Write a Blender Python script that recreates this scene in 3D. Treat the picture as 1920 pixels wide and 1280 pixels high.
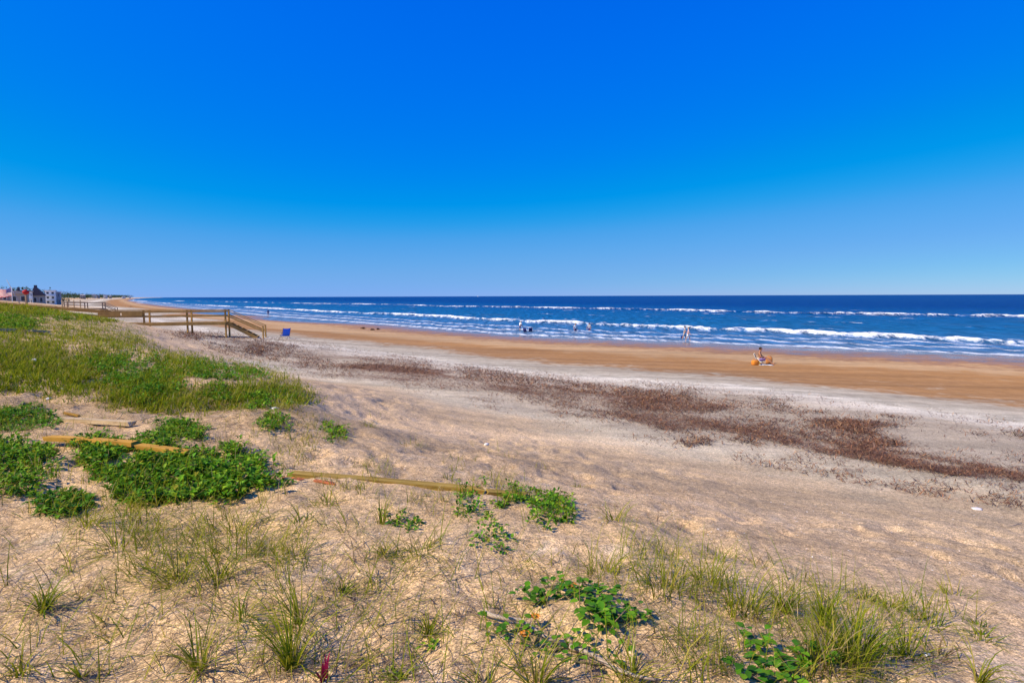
import bpy, bmesh, math, random
import numpy as np
from mathutils import Vector, Matrix

for _o in list(bpy.data.objects):
    bpy.data.objects.remove(_o)
scene = bpy.context.scene
COL = scene.collection
random.seed(7)
RNG = np.random.default_rng(11)
R = math.radians

# ------------------------------------------------------------------ camera
H = 5.2                      # lens height above the sea, metres
F = 1920 * 20.0 / 36.0       # focal length in photo pixels
PITCH = math.atan(85.0 / F)
ROLL = R(0.21)
fw = Vector((0, math.cos(PITCH), -math.sin(PITCH)))
up0 = Vector((0, math.sin(PITCH), math.cos(PITCH)))
rt0 = Vector((1, 0, 0))
rt = rt0 * math.cos(ROLL) - up0 * math.sin(ROLL)
up = up0 * math.cos(ROLL) + rt0 * math.sin(ROLL)
cam_d = bpy.data.cameras.new('camera')
cam_d.lens = 20.0
cam_d.sensor_width = 36.0
cam_d.sensor_fit = 'HORIZONTAL'
cam_d.clip_start = 0.05
cam_d.clip_end = 80000
cam = bpy.data.objects.new('camera', cam_d)
COL.objects.link(cam)
m3 = Matrix((rt, up, -fw)).transposed()
cam.matrix_world = Matrix.Translation((0, 0, H)) @ m3.to_4x4()
scene.camera = cam

# ------------------------------------------------------------------ light
SUN_AZ, SUN_EL = R(-112), R(43)      # clockwise from the view direction (+Y)
world = bpy.data.worlds.new('World')
scene.world = world
world.use_nodes = True
wn = world.node_tree.nodes
wl = world.node_tree.links
wn.clear()
w_out = wn.new('ShaderNodeOutputWorld')
w_bg = wn.new('ShaderNodeBackground')
w_sky = wn.new('ShaderNodeTexSky')
w_sky.sky_type = 'NISHITA'
w_sky.sun_disc = False
w_sky.sun_elevation = SUN_EL
w_sky.sun_rotation = SUN_AZ
w_sky.altitude = 0
w_sky.air_density = 1.0
w_sky.dust_density = 0.0
w_sky.ozone_density = 6.0
w_bg.inputs['Strength'].default_value = 0.085
# the photograph's colour processing, applied evenly to the whole sky
w_sc = wn.new('ShaderNodeVectorMath'); w_sc.operation = 'SCALE'; w_sc.inputs['Scale'].default_value = 0.11
w_cv = wn.new('ShaderNodeRGBCurve')
def _curve(c, pts):
    while len(c.points) < len(pts): c.points.new(0.5, 0.5)
    for p, (x, y) in zip(c.points, pts): p.location = (x, y); p.handle_type = 'AUTO'
_cm = w_cv.mapping
_cm.use_clip = False
_curve(_cm.curves[0], [(0, 0), (0.24, 0.004), (0.34, 0.080), (0.48, 0.145), (0.72, 0.225), (1.0, 0.40)])
_curve(_cm.curves[1], [(0, 0), (0.18, 0.140), (0.31, 0.225), (0.44, 0.328), (0.60, 0.395), (0.76, 0.45), (1.0, 0.62)])
_curve(_cm.curves[2], [(0, 0), (0.36, 0.83), (0.55, 0.87), (0.66, 0.84), (0.80, 0.86), (1.0, 0.93)])
_cm.update()
w_un = wn.new('ShaderNodeVectorMath'); w_un.operation = 'SCALE'; w_un.inputs['Scale'].default_value = 1 / 0.11
wl.new(w_sky.outputs[0], w_sc.inputs[0])
wl.new(w_sc.outputs[0], w_cv.inputs['Color'])
wl.new(w_cv.outputs[0], w_un.inputs[0])
wl.new(w_un.outputs[0], w_bg.inputs['Color'])
wl.new(w_bg.outputs[0], w_out.inputs['Surface'])

sun_d = bpy.data.lights.new('sun', 'SUN')
sun_d.energy = 5.0
sun_d.angle = R(0.53)
sun_d.color = (1.0, 0.86, 0.62)
sun = bpy.data.objects.new('sun', sun_d)
COL.objects.link(sun)
sv = Vector((math.sin(SUN_AZ) * math.cos(SUN_EL), math.cos(SUN_AZ) * math.cos(SUN_EL), math.sin(SUN_EL)))
sun.rotation_euler = sv.to_track_quat('Z', 'Y').to_euler()
sun.location = sv * 60

vs = scene.view_settings
scene.display_settings.display_device = 'sRGB'
vs.view_transform = 'Standard'
vs.look = 'None'
vs.exposure = 0.36
vs.gamma = 1.0
vs.use_curve_mapping = False

# ------------------------------------------------------------------ helpers
def tag(o, label=None, cat=None, group=None, kind=None):
    if label: o['label'] = label
    if cat: o['category'] = cat
    if group: o['group'] = group
    if kind: o['kind'] = kind
    return o

def empty(name, loc, rz=0.0):
    o = bpy.data.objects.new(name, None)
    o.empty_display_size = 0.2
    COL.objects.link(o)
    o.location = loc
    o.rotation_euler = (0, 0, rz)
    return o

def obj(name, me, mat=None, parent=None):
    o = bpy.data.objects.new(name, me)
    COL.objects.link(o)
    if mat: me.materials.append(mat)
    if parent: o.parent = parent
    return o

def tri_mesh(name, V, T, col=None, attrs=None, smooth=False, quads=None):
    me = bpy.data.meshes.new(name)
    V = np.asarray(V, dtype=np.float32)
    me.vertices.add(len(V))
    me.vertices.foreach_set('co', V.ravel())
    k = 4 if quads else 3
    T = np.asarray(T, dtype=np.int32)
    me.loops.add(T.size)
    me.loops.foreach_set('vertex_index', T.ravel())
    me.polygons.add(len(T))
    me.polygons.foreach_set('loop_start', np.arange(0, T.size, k, dtype=np.int32))
    if smooth:
        me.polygons.foreach_set('use_smooth', np.ones(len(T), dtype=bool))
    me.update(calc_edges=True)
    if col is not None:
        a = me.color_attributes.new('tint', 'FLOAT_COLOR', 'POINT')
        c = np.ones((len(V), 4), dtype=np.float32)
        c[:, :3] = col
        a.data.foreach_set('color', c.ravel())
    for n, v in (attrs or {}).items():
        a = me.attributes.new(n, 'FLOAT', 'POINT')
        a.data.foreach_set('value', np.asarray(v, dtype=np.float32).ravel())
    return me

def bm_mesh(name, bm, smooth=False):
    me = bpy.data.meshes.new(name)
    bm.normal_update()
    bm.to_mesh(me)
    bm.free()
    if smooth:
        me.polygons.foreach_set('use_smooth', np.ones(len(me.polygons), dtype=bool))
    return me

def box_bm(bm, c, s, rot=None, bevel=0.0):
    M = Matrix.Translation(c) @ (rot.to_4x4() if rot else Matrix.Identity(4)) @ Matrix.Diagonal((s[0], s[1], s[2], 1))
    r = bmesh.ops.create_cube(bm, size=1.0, matrix=M)
    if bevel:
        es = set()
        for v in r['verts']:
            es.update(v.link_edges)
        bmesh.ops.bevel(bm, geom=list(es), offset=bevel, segments=1, affect='EDGES')
    return bm

def beam_bm(bm, a, b, w, h, bevel=0.0):
    """rectangular bar from a to b, w across, h in the vertical plane"""
    a, b = Vector(a), Vector(b)
    d = (b - a)
    L = d.length
    x = d.normalized()
    z = Vector((0, 0, 1))
    if abs(x.dot(z)) > 0.99: z = Vector((0, 1, 0))
    y = z.cross(x).normalized()
    z = x.cross(y)
    rot = Matrix((x, y, z)).transposed()
    return box_bm(bm, (a + b) / 2, (L, w, h), rot, bevel)

def part_beam(name, a, b, w, h, mat, parent, bevel=0.006):
    bm = bmesh.new()
    beam_bm(bm, a, b, w, h, bevel)
    return obj(name, bm_mesh(name, bm), mat, parent)

def part_box(name, c, s, mat, parent, bevel=0.0, rot=None):
    bm = bmesh.new()
    box_bm(bm, c, s, rot, bevel)
    return obj(name, bm_mesh(name, bm), mat, parent)

def tube_bm(bm, pts, rads, n=8):
    pts = [Vector(p) for p in pts]
    rings = []
    for i, p in enumerate(pts):
        d = (pts[min(i + 1, len(pts) - 1)] - pts[max(i - 1, 0)]).normalized()
        ref = Vector((0, 0, 1)) if abs(d.z) < 0.9 else Vector((1, 0, 0))
        u = d.cross(ref).normalized()
        v = u.cross(d)
        rings.append([bm.verts.new(p + (u * math.cos(2 * math.pi * k / n) + v * math.sin(2 * math.pi * k / n)) * rads[i]) for k in range(n)])
    for a, b in zip(rings[:-1], rings[1:]):
        for k in range(n):
            bm.faces.new((a[k], a[(k + 1) % n], b[(k + 1) % n], b[k]))
    bm.faces.new(rings[0][::-1]); bm.faces.new(rings[-1])
    return bm

def lathe_bm(bm, prof, n=14, c=(0, 0, 0)):
    rings = []
    for r, z in prof:
        rings.append([bm.verts.new((c[0] + r * math.cos(2 * math.pi * k / n), c[1] + r * math.sin(2 * math.pi * k / n), c[2] + z)) for k in range(n)])
    for a, b in zip(rings[:-1], rings[1:]):
        for k in range(n):
            bm.faces.new((a[k], a[(k + 1) % n], b[(k + 1) % n], b[k]))
    bm.faces.new(rings[0][::-1]); bm.faces.new(rings[-1])
    return bm

# value noise in numpy
def _hash(ix, iy, seed):
    h = (ix.astype(np.int64) * 374761393 + iy.astype(np.int64) * 668265263 + seed * 1274126177) & 0xffffffff
    h = ((h ^ (h >> 13)) * 1274126177) & 0xffffffff
    return ((h ^ (h >> 16)) & 0xffff) / 65535.0

def vnoise(x, y, seed=0):
    ix, iy = np.floor(x), np.floor(y)
    fx, fy = x - ix, y - iy
    fx = fx * fx * (3 - 2 * fx); fy = fy * fy * (3 - 2 * fy)
    a = _hash(ix, iy, seed); b = _hash(ix + 1, iy, seed)
    c = _hash(ix, iy + 1, seed); d = _hash(ix + 1, iy + 1, seed)
    return (a * (1 - fx) + b * fx) * (1 - fy) + (c * (1 - fx) + d * fx) * fy - 0.5

def fbm(x, y, oct=4, seed=0):
    s = 0; a = 1.0; f = 1.0
    for k in range(oct):
        s = s + a * vnoise(x * f + 17.3 * k, y * f - 9.1 * k, seed + k)
        a *= 0.5; f *= 2.03
    return s

def sstep(a, b, x):
    t = np.clip((x - a) / (b - a), 0, 1)
    return t * t * (3 - 2 * t)

# ------------------------------------------------------------------ materials
class NT:
    def __init__(self, name):
        self.m = bpy.data.materials.new(name)
        self.m.use_nodes = True
        self.n = self.m.node_tree.nodes
        self.l = self.m.node_tree.links
        self.b = self.n['Principled BSDF']
        self.out = self.n['Material Output']
        self.b.inputs['Specular IOR Level'].default_value = 0.2
    def set(self, k, v):
        if hasattr(v, 'is_output'):
            self.l.new(v, self.b.inputs[k])
        else:
            self.b.inputs[k].default_value = (*v, 1) if isinstance(v, tuple) and len(v) == 3 else v
    def coord(self, kind='Object', scale=(1, 1, 1), rot=(0, 0, 0)):
        t = self.n.new('ShaderNodeTexCoord')
        mp = self.n.new('ShaderNodeMapping')
        mp.inputs['Scale'].default_value = scale
        mp.inputs['Rotation'].default_value = rot
        self.l.new(t.outputs[kind], mp.inputs['Vector'])
        return mp.outputs[0]
    def noise(self, vec, scale, detail=4, rough=0.55, dist=0.0):
        t = self.n.new('ShaderNodeTexNoise')
        t.inputs['Scale'].default_value = scale
        t.inputs['Detail'].default_value = detail
        t.inputs['Roughness'].default_value = rough
        t.inputs['Distortion'].default_value = dist
        self.l.new(vec, t.inputs['Vector'])
        return t.outputs['Fac']
    def voro(self, vec, scale, feat='F1'):
        t = self.n.new('ShaderNodeTexVoronoi')
        t.feature = feat
        t.inputs['Scale'].default_value = scale
        self.l.new(vec, t.inputs['Vector'])
        return t.outputs['Distance']
    def attr(self, name, out='Fac'):
        t = self.n.new('ShaderNodeAttribute')
        t.attribute_name = name
        return t.outputs[out]
    def ramp(self, fac, stops, interp='LINEAR'):
        t = self.n.new('ShaderNodeValToRGB')
        e = t.color_ramp.elements
        t.color_ramp.interpolation = interp
        while len(e) < len(stops): e.new(0.5)
        for el, (p, c) in zip(e, stops):
            el.position = p
            el.color = (*c, 1) if isinstance(c, tuple) else (c, c, c, 1)
        self.l.new(fac, t.inputs['Fac'])
        return t.outputs['Color']
    def math(self, op, a, b=None, c=None, clamp=False):
        t = self.n.new('ShaderNodeMath')
        t.operation = op
        t.use_clamp = clamp
        for i, v in enumerate((a, b, c)):
            if v is None: continue
            if hasattr(v, 'is_output'): self.l.new(v, t.inputs[i])
            else: t.inputs[i].default_value = v
        return t.outputs[0]
    def mix(self, fac, a, b, mode='MIX'):
        t = self.n.new('ShaderNodeMix')
        t.data_type = 'RGBA'
        t.blend_type = mode
        for s, v in ((t.inputs[0], fac), (t.inputs[6], a), (t.inputs[7], b)):
            if hasattr(v, 'is_output'): self.l.new(v, s)
            else: s.default_value = (*v, 1) if isinstance(v, tuple) else v
        return t.outputs[2]
    def bump(self, h, strength=0.5, dist=0.02, normal=None):
        t = self.n.new('ShaderNodeBump')
        t.inputs['Strength'].default_value = strength
        t.inputs['Distance'].default_value = dist
        self.l.new(h, t.inputs['Height'])
        if normal: self.l.new(normal, t.inputs['Normal'])
        self.l.new(t.outputs[0], self.b.inputs['Normal'])
        return t.outputs[0]

def plain(name, col, rough=0.6, spec=0.2, vary=0.18, scale=9.0, metal=0.0):
    t = NT(name)
    v = t.noise(t.coord(), scale, 4)
    k = t.ramp(v, [(0.25, 1 - vary), (0.75, 1 + vary)])
    t.set('Base Color', t.mix(1.0, col, k, 'MULTIPLY'))
    t.set('Roughness', rough)
    t.set('Metallic', metal)
    t.set('Specular IOR Level', spec)
    return t.m

def leafy(name, trans=0.25, rough=0.55):
    t = NT(name)
    c = t.attr('tint', 'Color')
    t.set('Base Color', c)
    t.set('Roughness', rough)
    t.set('Specular IOR Level', 0.12)
    tr = t.n.new('ShaderNodeBsdfTranslucent')
    t.l.new(c, tr.inputs['Color'])
    mx = t.n.new('ShaderNodeMixShader')
    mx.inputs[0].default_value = trans
    t.l.new(t.b.outputs[0], mx.inputs[1])
    t.l.new(tr.outputs[0], mx.inputs[2])
    t.l.new(mx.outputs[0], t.out.inputs['Surface'])
    return t.m

def sand_material():
    t = NT('sand')
    co = t.coord('Object')
    zone = t.attr('zone')
    n_big = t.noise(t.coord('Object', (1, 1, 1)), 0.35, 5, 0.6)
    n_mid = t.noise(co, 1.7, 6, 0.62, 0.4)
    n_fine = t.noise(co, 21.0, 6, 0.72)
    grain = t.noise(co, 85.0, 3, 0.75)
    jit = t.math('MULTIPLY', t.math('SUBTRACT', n_big, 0.5), 1.5)
    jit2 = t.math('MULTIPLY', t.math('SUBTRACT', n_mid, 0.5), 1.1)
    z = t.math('ADD', t.math('ADD', zone, jit), jit2)
    f = t.math('DIVIDE', z, 11.0, clamp=True)
    P = lambda v: v / 11.0
    base = t.ramp(f, [
        (0.0, (0.18, 0.10, 0.045)), (P(0.3), (0.30, 0.145, 0.042)), (P(0.85), (0.37, 0.185, 0.055)),
        (P(1.3), (0.50, 0.32, 0.15)), (P(1.8), (0.48, 0.30, 0.14)), (P(2.25), (0.37, 0.19, 0.062)),
        (P(2.9), (0.36, 0.195, 0.075)), (P(3.25), (0.42, 0.345, 0.24)), (P(4.0), (0.48, 0.42, 0.31)),
        (P(4.45), (0.70, 0.63, 0.49)), (P(5.0), (0.62, 0.54, 0.41)), (P(5.5), (0.45, 0.365, 0.255)),
        (P(6.9), (0.49, 0.405, 0.28)), (P(7.5), (0.59, 0.49, 0.33)), (P(8.2), (0.60, 0.435, 0.255)),
        (P(9.2), (0.60, 0.415, 0.235)), (1.0, (0.60, 0.405, 0.205))])
    # big blotches: pale shell-grey and yellow-orange sand
    n2 = t.noise(t.coord('Object', (1, 1, 1), (0, 0, 0.6)), 2.3, 6, 0.65, 0.6)
    dune = t.ramp(f, [(P(8.0), 0.0), (P(9.3), 1.0)])
    pale = t.math('MULTIPLY', t.ramp(n2, [(0.56, 0.0), (0.72, 0.75)]), dune)
    base = t.mix(pale, base, (0.60, 0.48, 0.34))
    n3 = t.noise(t.coord('Object', (1, 1, 1), (0, 0, 1.9)), 1.3, 6, 0.65, 0.5)
    yel = t.math('MULTIPLY', t.ramp(n3, [(0.57, 0.0), (0.77, 0.5)]), t.ramp(f, [(P(9.2), 0.0), (P(10.2), 1.0)]))
    base = t.mix(yel, base, (0.52, 0.30, 0.085))
    # grain: coarse shell-sand speckle, strongest on the dry dune
    k1 = t.ramp(n_fine, [(0.28, 0.42), (0.5, 1.0), (0.68, 1.45)])
    k2 = t.ramp(grain, [(0.32, 0.30), (0.5, 1.0), (0.66, 1.7)])
    dry = t.ramp(f, [(P(3.0), 0.22), (P(4.5), 0.75), (P(8.5), 1.0)])
    base = t.mix(dry, base, t.mix(1.0, base, k1, 'MULTIPLY'))
    base = t.mix(dry, base, t.mix(1.0, base, k2, 'MULTIPLY'))
    wash = t.noise(t.coord('Object', (0.05, 0.9, 1.0), (0, 0, R(30))), 0.55, 6, 0.65, 0.6)
    base = t.mix(1.0, base, t.ramp(wash, [(0.3, 0.70), (0.5, 1.0), (0.7, 1.25)]), 'MULTIPLY')
    k3 = t.ramp(n_mid, [(0.3, 0.84), (0.7, 1.14)])
    base = t.mix(1.0, base, k3, 'MULTIPLY')
    # fine seaweed crumbs trodden into the sand of the tide line
    wk_ = t.attr('crumbs')
    n5 = t.noise(co, 6.0, 6, 0.7)
    cr = t.math('MULTIPLY', t.ramp(t.math('ADD', wk_, t.math('MULTIPLY', t.math('SUBTRACT', n5, 0.5), 1.3)), [(0.40, 0.0), (0.62, 0.85)]), t.ramp(wk_, [(0.03, 0.0), (0.15, 1.0)]))
    base = t.mix(cr, base, t.mix(n_fine, (0.10, 0.045, 0.028), (0.26, 0.13, 0.07)))
    t.set('Base Color', base)
    t.set('Roughness', t.ramp(f, [(0.0, 0.15), (P(0.4), 0.3), (P(1.0), 0.65), (P(2.0), 0.85), (1.0, 0.95)]))
    t.set('Specular IOR Level', t.ramp(f, [(0.0, 0.5), (P(0.5), 0.35), (P(1.2), 0.12)]))
    h = t.math('ADD', t.math('MULTIPLY', n_fine, 0.6), t.math('MULTIPLY', grain, 0.25))
    h = t.math('ADD', h, t.math('MULTIPLY', n_mid, 1.4))
    h = t.math('MULTIPLY', h, dry)
    t.bump(h, 0.9, 0.03)
    return t.m

def water_material():
    t = NT('sea_water')
    co = t.coord('Object')
    off = t.attr('offshore')      # metres from the water's edge
    fo = t.attr('foam')
    ca = R(-34)
    st = t.coord('Object', (1.0, 0.22, 1.0), (0, 0, R(-34)))
    n1 = t.noise(st, 0.10, 5, 0.6, 0.3)
    n2 = t.noise(st, 0.9, 6, 0.65, 0.3)
    n3 = t.noise(co, 2.2, 6, 0.7)
    f = t.math('DIVIDE', t.math('ADD', off, t.math('MULTIPLY', t.math('SUBTRACT', n1, 0.5), 46.0)), 300.0, clamp=True)
    deep = t.ramp(f, [(0.0, (0.11, 0.18, 0.27)), (0.03, (0.04, 0.13, 0.27)), (0.14, (0.008, 0.09, 0.215)),
                      (0.42, (0.003, 0.052, 0.18)), (0.8, (0.0005, 0.012, 0.12))])
    k = t.ramp(n2, [(0.32, 0.38), (0.5, 1.0), (0.68, 1.9)])
    deep = t.mix(1.0, deep, k, 'MULTIPLY')
    murk = t.math('MULTIPLY', t.ramp(n1, [(0.56, 0.0), (0.68, 0.6)]), t.ramp(f, [(0.1, 0.0), (0.2, 1.0), (0.5, 0.9), (0.62, 0.0)]))
    deep = t.mix(murk, deep, (0.055, 0.085, 0.12))
    # foam: attribute broken up by noise
    br = t.math('ADD', t.math('MULTIPLY', n2, 0.55), t.math('MULTIPLY', n3, 0.45))
    g = t.math('ADD', fo, t.math('MULTIPLY', t.math('SUBTRACT', br, 0.5), 3.4))
    foam = t.ramp(g, [(0.28, 0.0), (0.80, 1.0)])
    foam = t.math('MULTIPLY', foam, t.ramp(fo, [(0.03, 0.0), (0.16, 1.0)]))
    c = t.mix(foam, deep, (0.80, 0.82, 0.83))
    t.set('Base Color', c)
    t.set('Roughness', t.math('ADD', t.math('MULTIPLY', foam, 0.5), 0.34))
    t.set('IOR', 1.333)
    t.set('Specular IOR Level', 0.18)
    h = t.math('ADD', t.math('MULTIPLY', n2, 1.0), t.math('MULTIPLY', n3, 0.22))
    t.bump(h, 0.75, 0.55)
    return t.m

def wood_material(name, c1, c2, scale=1.0, axis=0):
    t = NT(name)
    s = [14.0, 14.0, 14.0]; s[axis] = 0.7
    g = t.noise(t.coord('Object', tuple(v * scale for v in s)), 3.0, 6, 0.65, 0.8)
    b = t.noise(t.coord('Object'), 1.5 * scale, 4, 0.6)
    c = t.ramp(g, [(0.3, c1), (0.7, c2)])
    c = t.mix(1.0, c, t.ramp(b, [(0.3, 0.72), (0.7, 1.22)]), 'MULTIPLY')
    t.set('Base Color', c)
    t.set('Roughness', 0.8)
    t.bump(g, 0.5, 0.006)
    return t.m

M = {}
M['sand'] = sand_material()
M['water'] = water_material()
M['leaf'] = leafy('leaf_green', 0.32)
M['grass'] = leafy('grass_blade', 0.42, 0.6)
M['straw'] = leafy('dry_stem', 0.05, 0.85)
M['weed'] = leafy('seaweed', 0.05, 0.8)
M['timber'] = wood_material('walkover_timber', (0.30, 0.17, 0.05), (0.46, 0.28, 0.09))
M['timber_grey'] = wood_material('old_timber', (0.22, 0.16, 0.11), (0.36, 0.27, 0.19))
M['board_yellow'] = wood_material('ochre_board', (0.32, 0.15, 0.02), (0.72, 0.40, 0.06))
M['board_olive'] = wood_material('olive_board', (0.17, 0.10, 0.02), (0.52, 0.35, 0.07))
M['board_pale'] = wood_material('pale_board', (0.30, 0.20, 0.10), (0.70, 0.54, 0.32))
M['board_grey'] = wood_material('grey_board', (0.27, 0.22, 0.17), (0.42, 0.36, 0.28))
M['brick_red'] = plain('split_red_wood', (0.50, 0.16, 0.06), 0.85)
M['drift'] = wood_material('bleached_wood', (0.26, 0.19, 0.14), (0.50, 0.41, 0.32), 2.0)
M['skin'] = plain('skin', (0.52, 0.28, 0.18), 0.55)
M['skin_dark'] = plain('tanned_skin', (0.40, 0.19, 0.10), 0.55)
M['hair'] = plain('dark_hair', (0.035, 0.018, 0.010), 0.6)
M['hair_fair'] = plain('fair_hair', (0.32, 0.22, 0.12), 0.6)
M['white_cloth'] = plain('white_cloth', (0.78, 0.77, 0.76), 0.85, vary=0.06)
M['navy_cloth'] = plain('navy_cloth', (0.025, 0.03, 0.16), 0.85)
M['blue_cloth'] = plain('blue_cloth', (0.03, 0.14, 0.80), 0.7, vary=0.1)
M['purple_cloth'] = plain('purple_cloth', (0.22, 0.10, 0.36), 0.85)
M['maroon_cloth'] = plain('maroon_cloth', (0.09, 0.012, 0.03), 0.85)
M['grey_cloth'] = plain('grey_cloth', (0.42, 0.40, 0.42), 0.85)
M['pink_cloth'] = plain('pink_cloth', (0.66, 0.44, 0.48), 0.85)
M['black'] = plain('black_plastic', (0.02, 0.02, 0.025), 0.5)
M['orange_cloth'] = plain('orange_cloth', (0.62, 0.22, 0.03), 0.8)
M['yellow_cloth'] = plain('yellow_cloth', (0.72, 0.50, 0.10), 0.8)
M['rust_cloth'] = plain('rust_cloth', (0.46, 0.19, 0.06), 0.8)
M['metal'] = plain('grey_tube', (0.35, 0.36, 0.38), 0.35, 0.5, metal=0.8)
M['red'] = plain('red_paint', (0.42, 0.02, 0.025), 0.6)
M['white'] = plain('white_paint', (0.78, 0.78, 0.77), 0.7, vary=0.06)
M['cream'] = plain('cream_wall', (0.42, 0.35, 0.28), 0.85, vary=0.08, scale=1.0)
M['roof'] = plain('dark_shingle', (0.10, 0.085, 0.10), 0.9, scale=2.0)
M['roof_grey'] = plain('grey_roof', (0.34, 0.32, 0.34), 0.9, scale=2.0)
M['glass'] = plain('window_glass', (0.03, 0.045, 0.06), 0.12, 0.5)
M['brick_wall'] = plain('pink_wall', (0.48, 0.30, 0.24), 0.9, scale=1.0)
M['flag_red'] = plain('flag_red', (0.50, 0.02, 0.05), 0.8)
M['flag_blue'] = plain('flag_blue', (0.02, 0.03, 0.22), 0.8)
M['shell'] = plain('shell', (0.74, 0.69, 0.62), 0.6, vary=0.1)
M['flower'] = plain('orange_petal', (0.62, 0.22, 0.02), 0.7)
M['plastic_bag'] = plain('white_plastic', (0.74, 0.74, 0.72), 0.35, 0.5, vary=0.06)

# ------------------------------------------------------------------ terrain function
def ray(px, py):
    """photo pixel -> azimuth and slope of its line of sight"""
    px = np.asarray(px, float); py = np.asarray(py, float)
    u = (px - 960) / F; v = (640 - py) / F
    d = [fw[i] + u * rt[i] + v * up[i] for i in range(3)]
    return np.arctan2(d[0], d[1]), d[2] / np.hypot(d[0], d[1])

def on_level(px, py, z):
    th, s = ray(px, py)
    r = (z - H) / s
    return r * np.sin(th), r * np.cos(th)

# the water's edge as a line on the ground
edge_px = [(1920, 668), (1440, 648), (1180, 637), (960, 627.5), (700, 607), (500, 592), (380, 579.5), (300, 571.5)]
EDGE = [tuple(float(c) for c in on_level(a, b, 0.0)) for a, b in edge_px]
d0 = (Vector(EDGE[0]) - Vector(EDGE[1])).normalized()
EDGE = [(EDGE[0][0] + d0.x * 3000 * 0.92, EDGE[0][1] + d0.y * 3000 - 300), (EDGE[0][0] + d0.x * 60, EDGE[0][1] + d0.y * 60)] + EDGE
lx, ly = EDGE[-1]
for dist, sl in ((600, -0.70), (1500, -0.655), (4000, -0.625), (12000, -0.60)):
    lx2, ly2 = lx + sl * dist, ly + dist
    EDGE.append((lx2, ly2)); lx, ly = lx2, ly2
EDGE = np.array(EDGE)

def coast_w(x, y):
    """signed distance to the water's edge: positive on land"""
    best = np.full(np.shape(x), 1e18); sign = np.ones(np.shape(x))
    for (ax, ay), (bx, by) in zip(EDGE[:-1], EDGE[1:]):
        ex, ey = bx - ax, by - ay
        L2 = ex * ex + ey * ey
        t = np.clip(((x - ax) * ex + (y - ay) * ey) / L2, 0, 1)
        dx, dy = x - (ax + t * ex), y - (ay + t * ey)
        d2 = dx * dx + dy * dy
        cr = ex * dy - ey * dx
        m = d2 < best
        best = np.where(m, d2, best)
        sign = np.where(m, np.where(cr > 0, 1.0, -1.0), sign)
    return np.sqrt(best) * sign

cols = {   # photo rows of the beach bands in nine columns: edge, 1 .. 8
    1920: [668, 692, 705, 760, 786, 806, 862, 905, 965],
    1680: [658, 679, 692, 735, 755, 772, 830, 876, 930],
    1440: [648, 666, 681, 712, 726, 740, 800, 848, 895],
    1200: [638, 653, 665, 690, 707, 722, 764, 806, 842],
    960: [627.5, 641, 650, 672, 690, 704, 726, 768, 785],
    700: [607, 619, 630, 640, 655, 668, 682, 716, 725],
    500: [592, 602, 609, 620, 631, 640, 652, 682, 692],
    380: [579.5, 589, 596, 604, 613, 622, 636],
    300: [571.5, 578, 585, 590, 598, 606, 618],
}
zband = [0, .35, .55, 1.1, 1.4, 1.6, 1.95, 2.15, 2.3]
zleft = [0, .35, .6, 1.35, 1.85, 2.1, 2.25, 2.4, 2.5]
CP = []
for px, rows in cols.items():
    zz = zleft if px <= 500 else zband
    for i, py in enumerate(rows):
        th, s = ray(px, py)
        CP.append((float(th), float((zz[i] - H) / s), zz[i], float(i)))
for px, py, z, t in [   # sand slope and foreground
    (700, 780, 2.9, 9), (700, 850, 3.4, 9.7), (700, 900, 3.55, 10),
    (960, 850, 2.75, 9), (960, 930, 3.3, 10), (960, 1000, 3.52, 10.4),
    (1200, 900, 2.75, 9), (1200, 980, 3.25, 10), (1200, 1060, 3.48, 10.4),
    (1440, 970, 2.8, 9), (1440, 1060, 3.3, 9.8), (1440, 1130, 3.45, 10.3),
    (1680, 1010, 2.78, 9), (1680, 1100, 3.2, 9.5), (1680, 1180, 3.38, 10),
    (1920, 1060, 2.75, 9), (1920, 1150, 3.1, 9.3), (1920, 1280, 3.35, 9.8),
    (1440, 1280, 3.58, 10.6), (960, 1280, 3.6, 11), (480, 1280, 3.6, 11), (0, 1280, 3.6, 11),
    (480, 960, 3.57, 10.5), (0, 960, 3.58, 10.5), (240, 860, 3.6, 10.3), (0, 800, 3.6, 10.3), (480, 840, 3.56, 10.2)]:
    th, s = ray(px, py)
    CP.append((float(th), float((z - H) / s), z, t))
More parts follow.
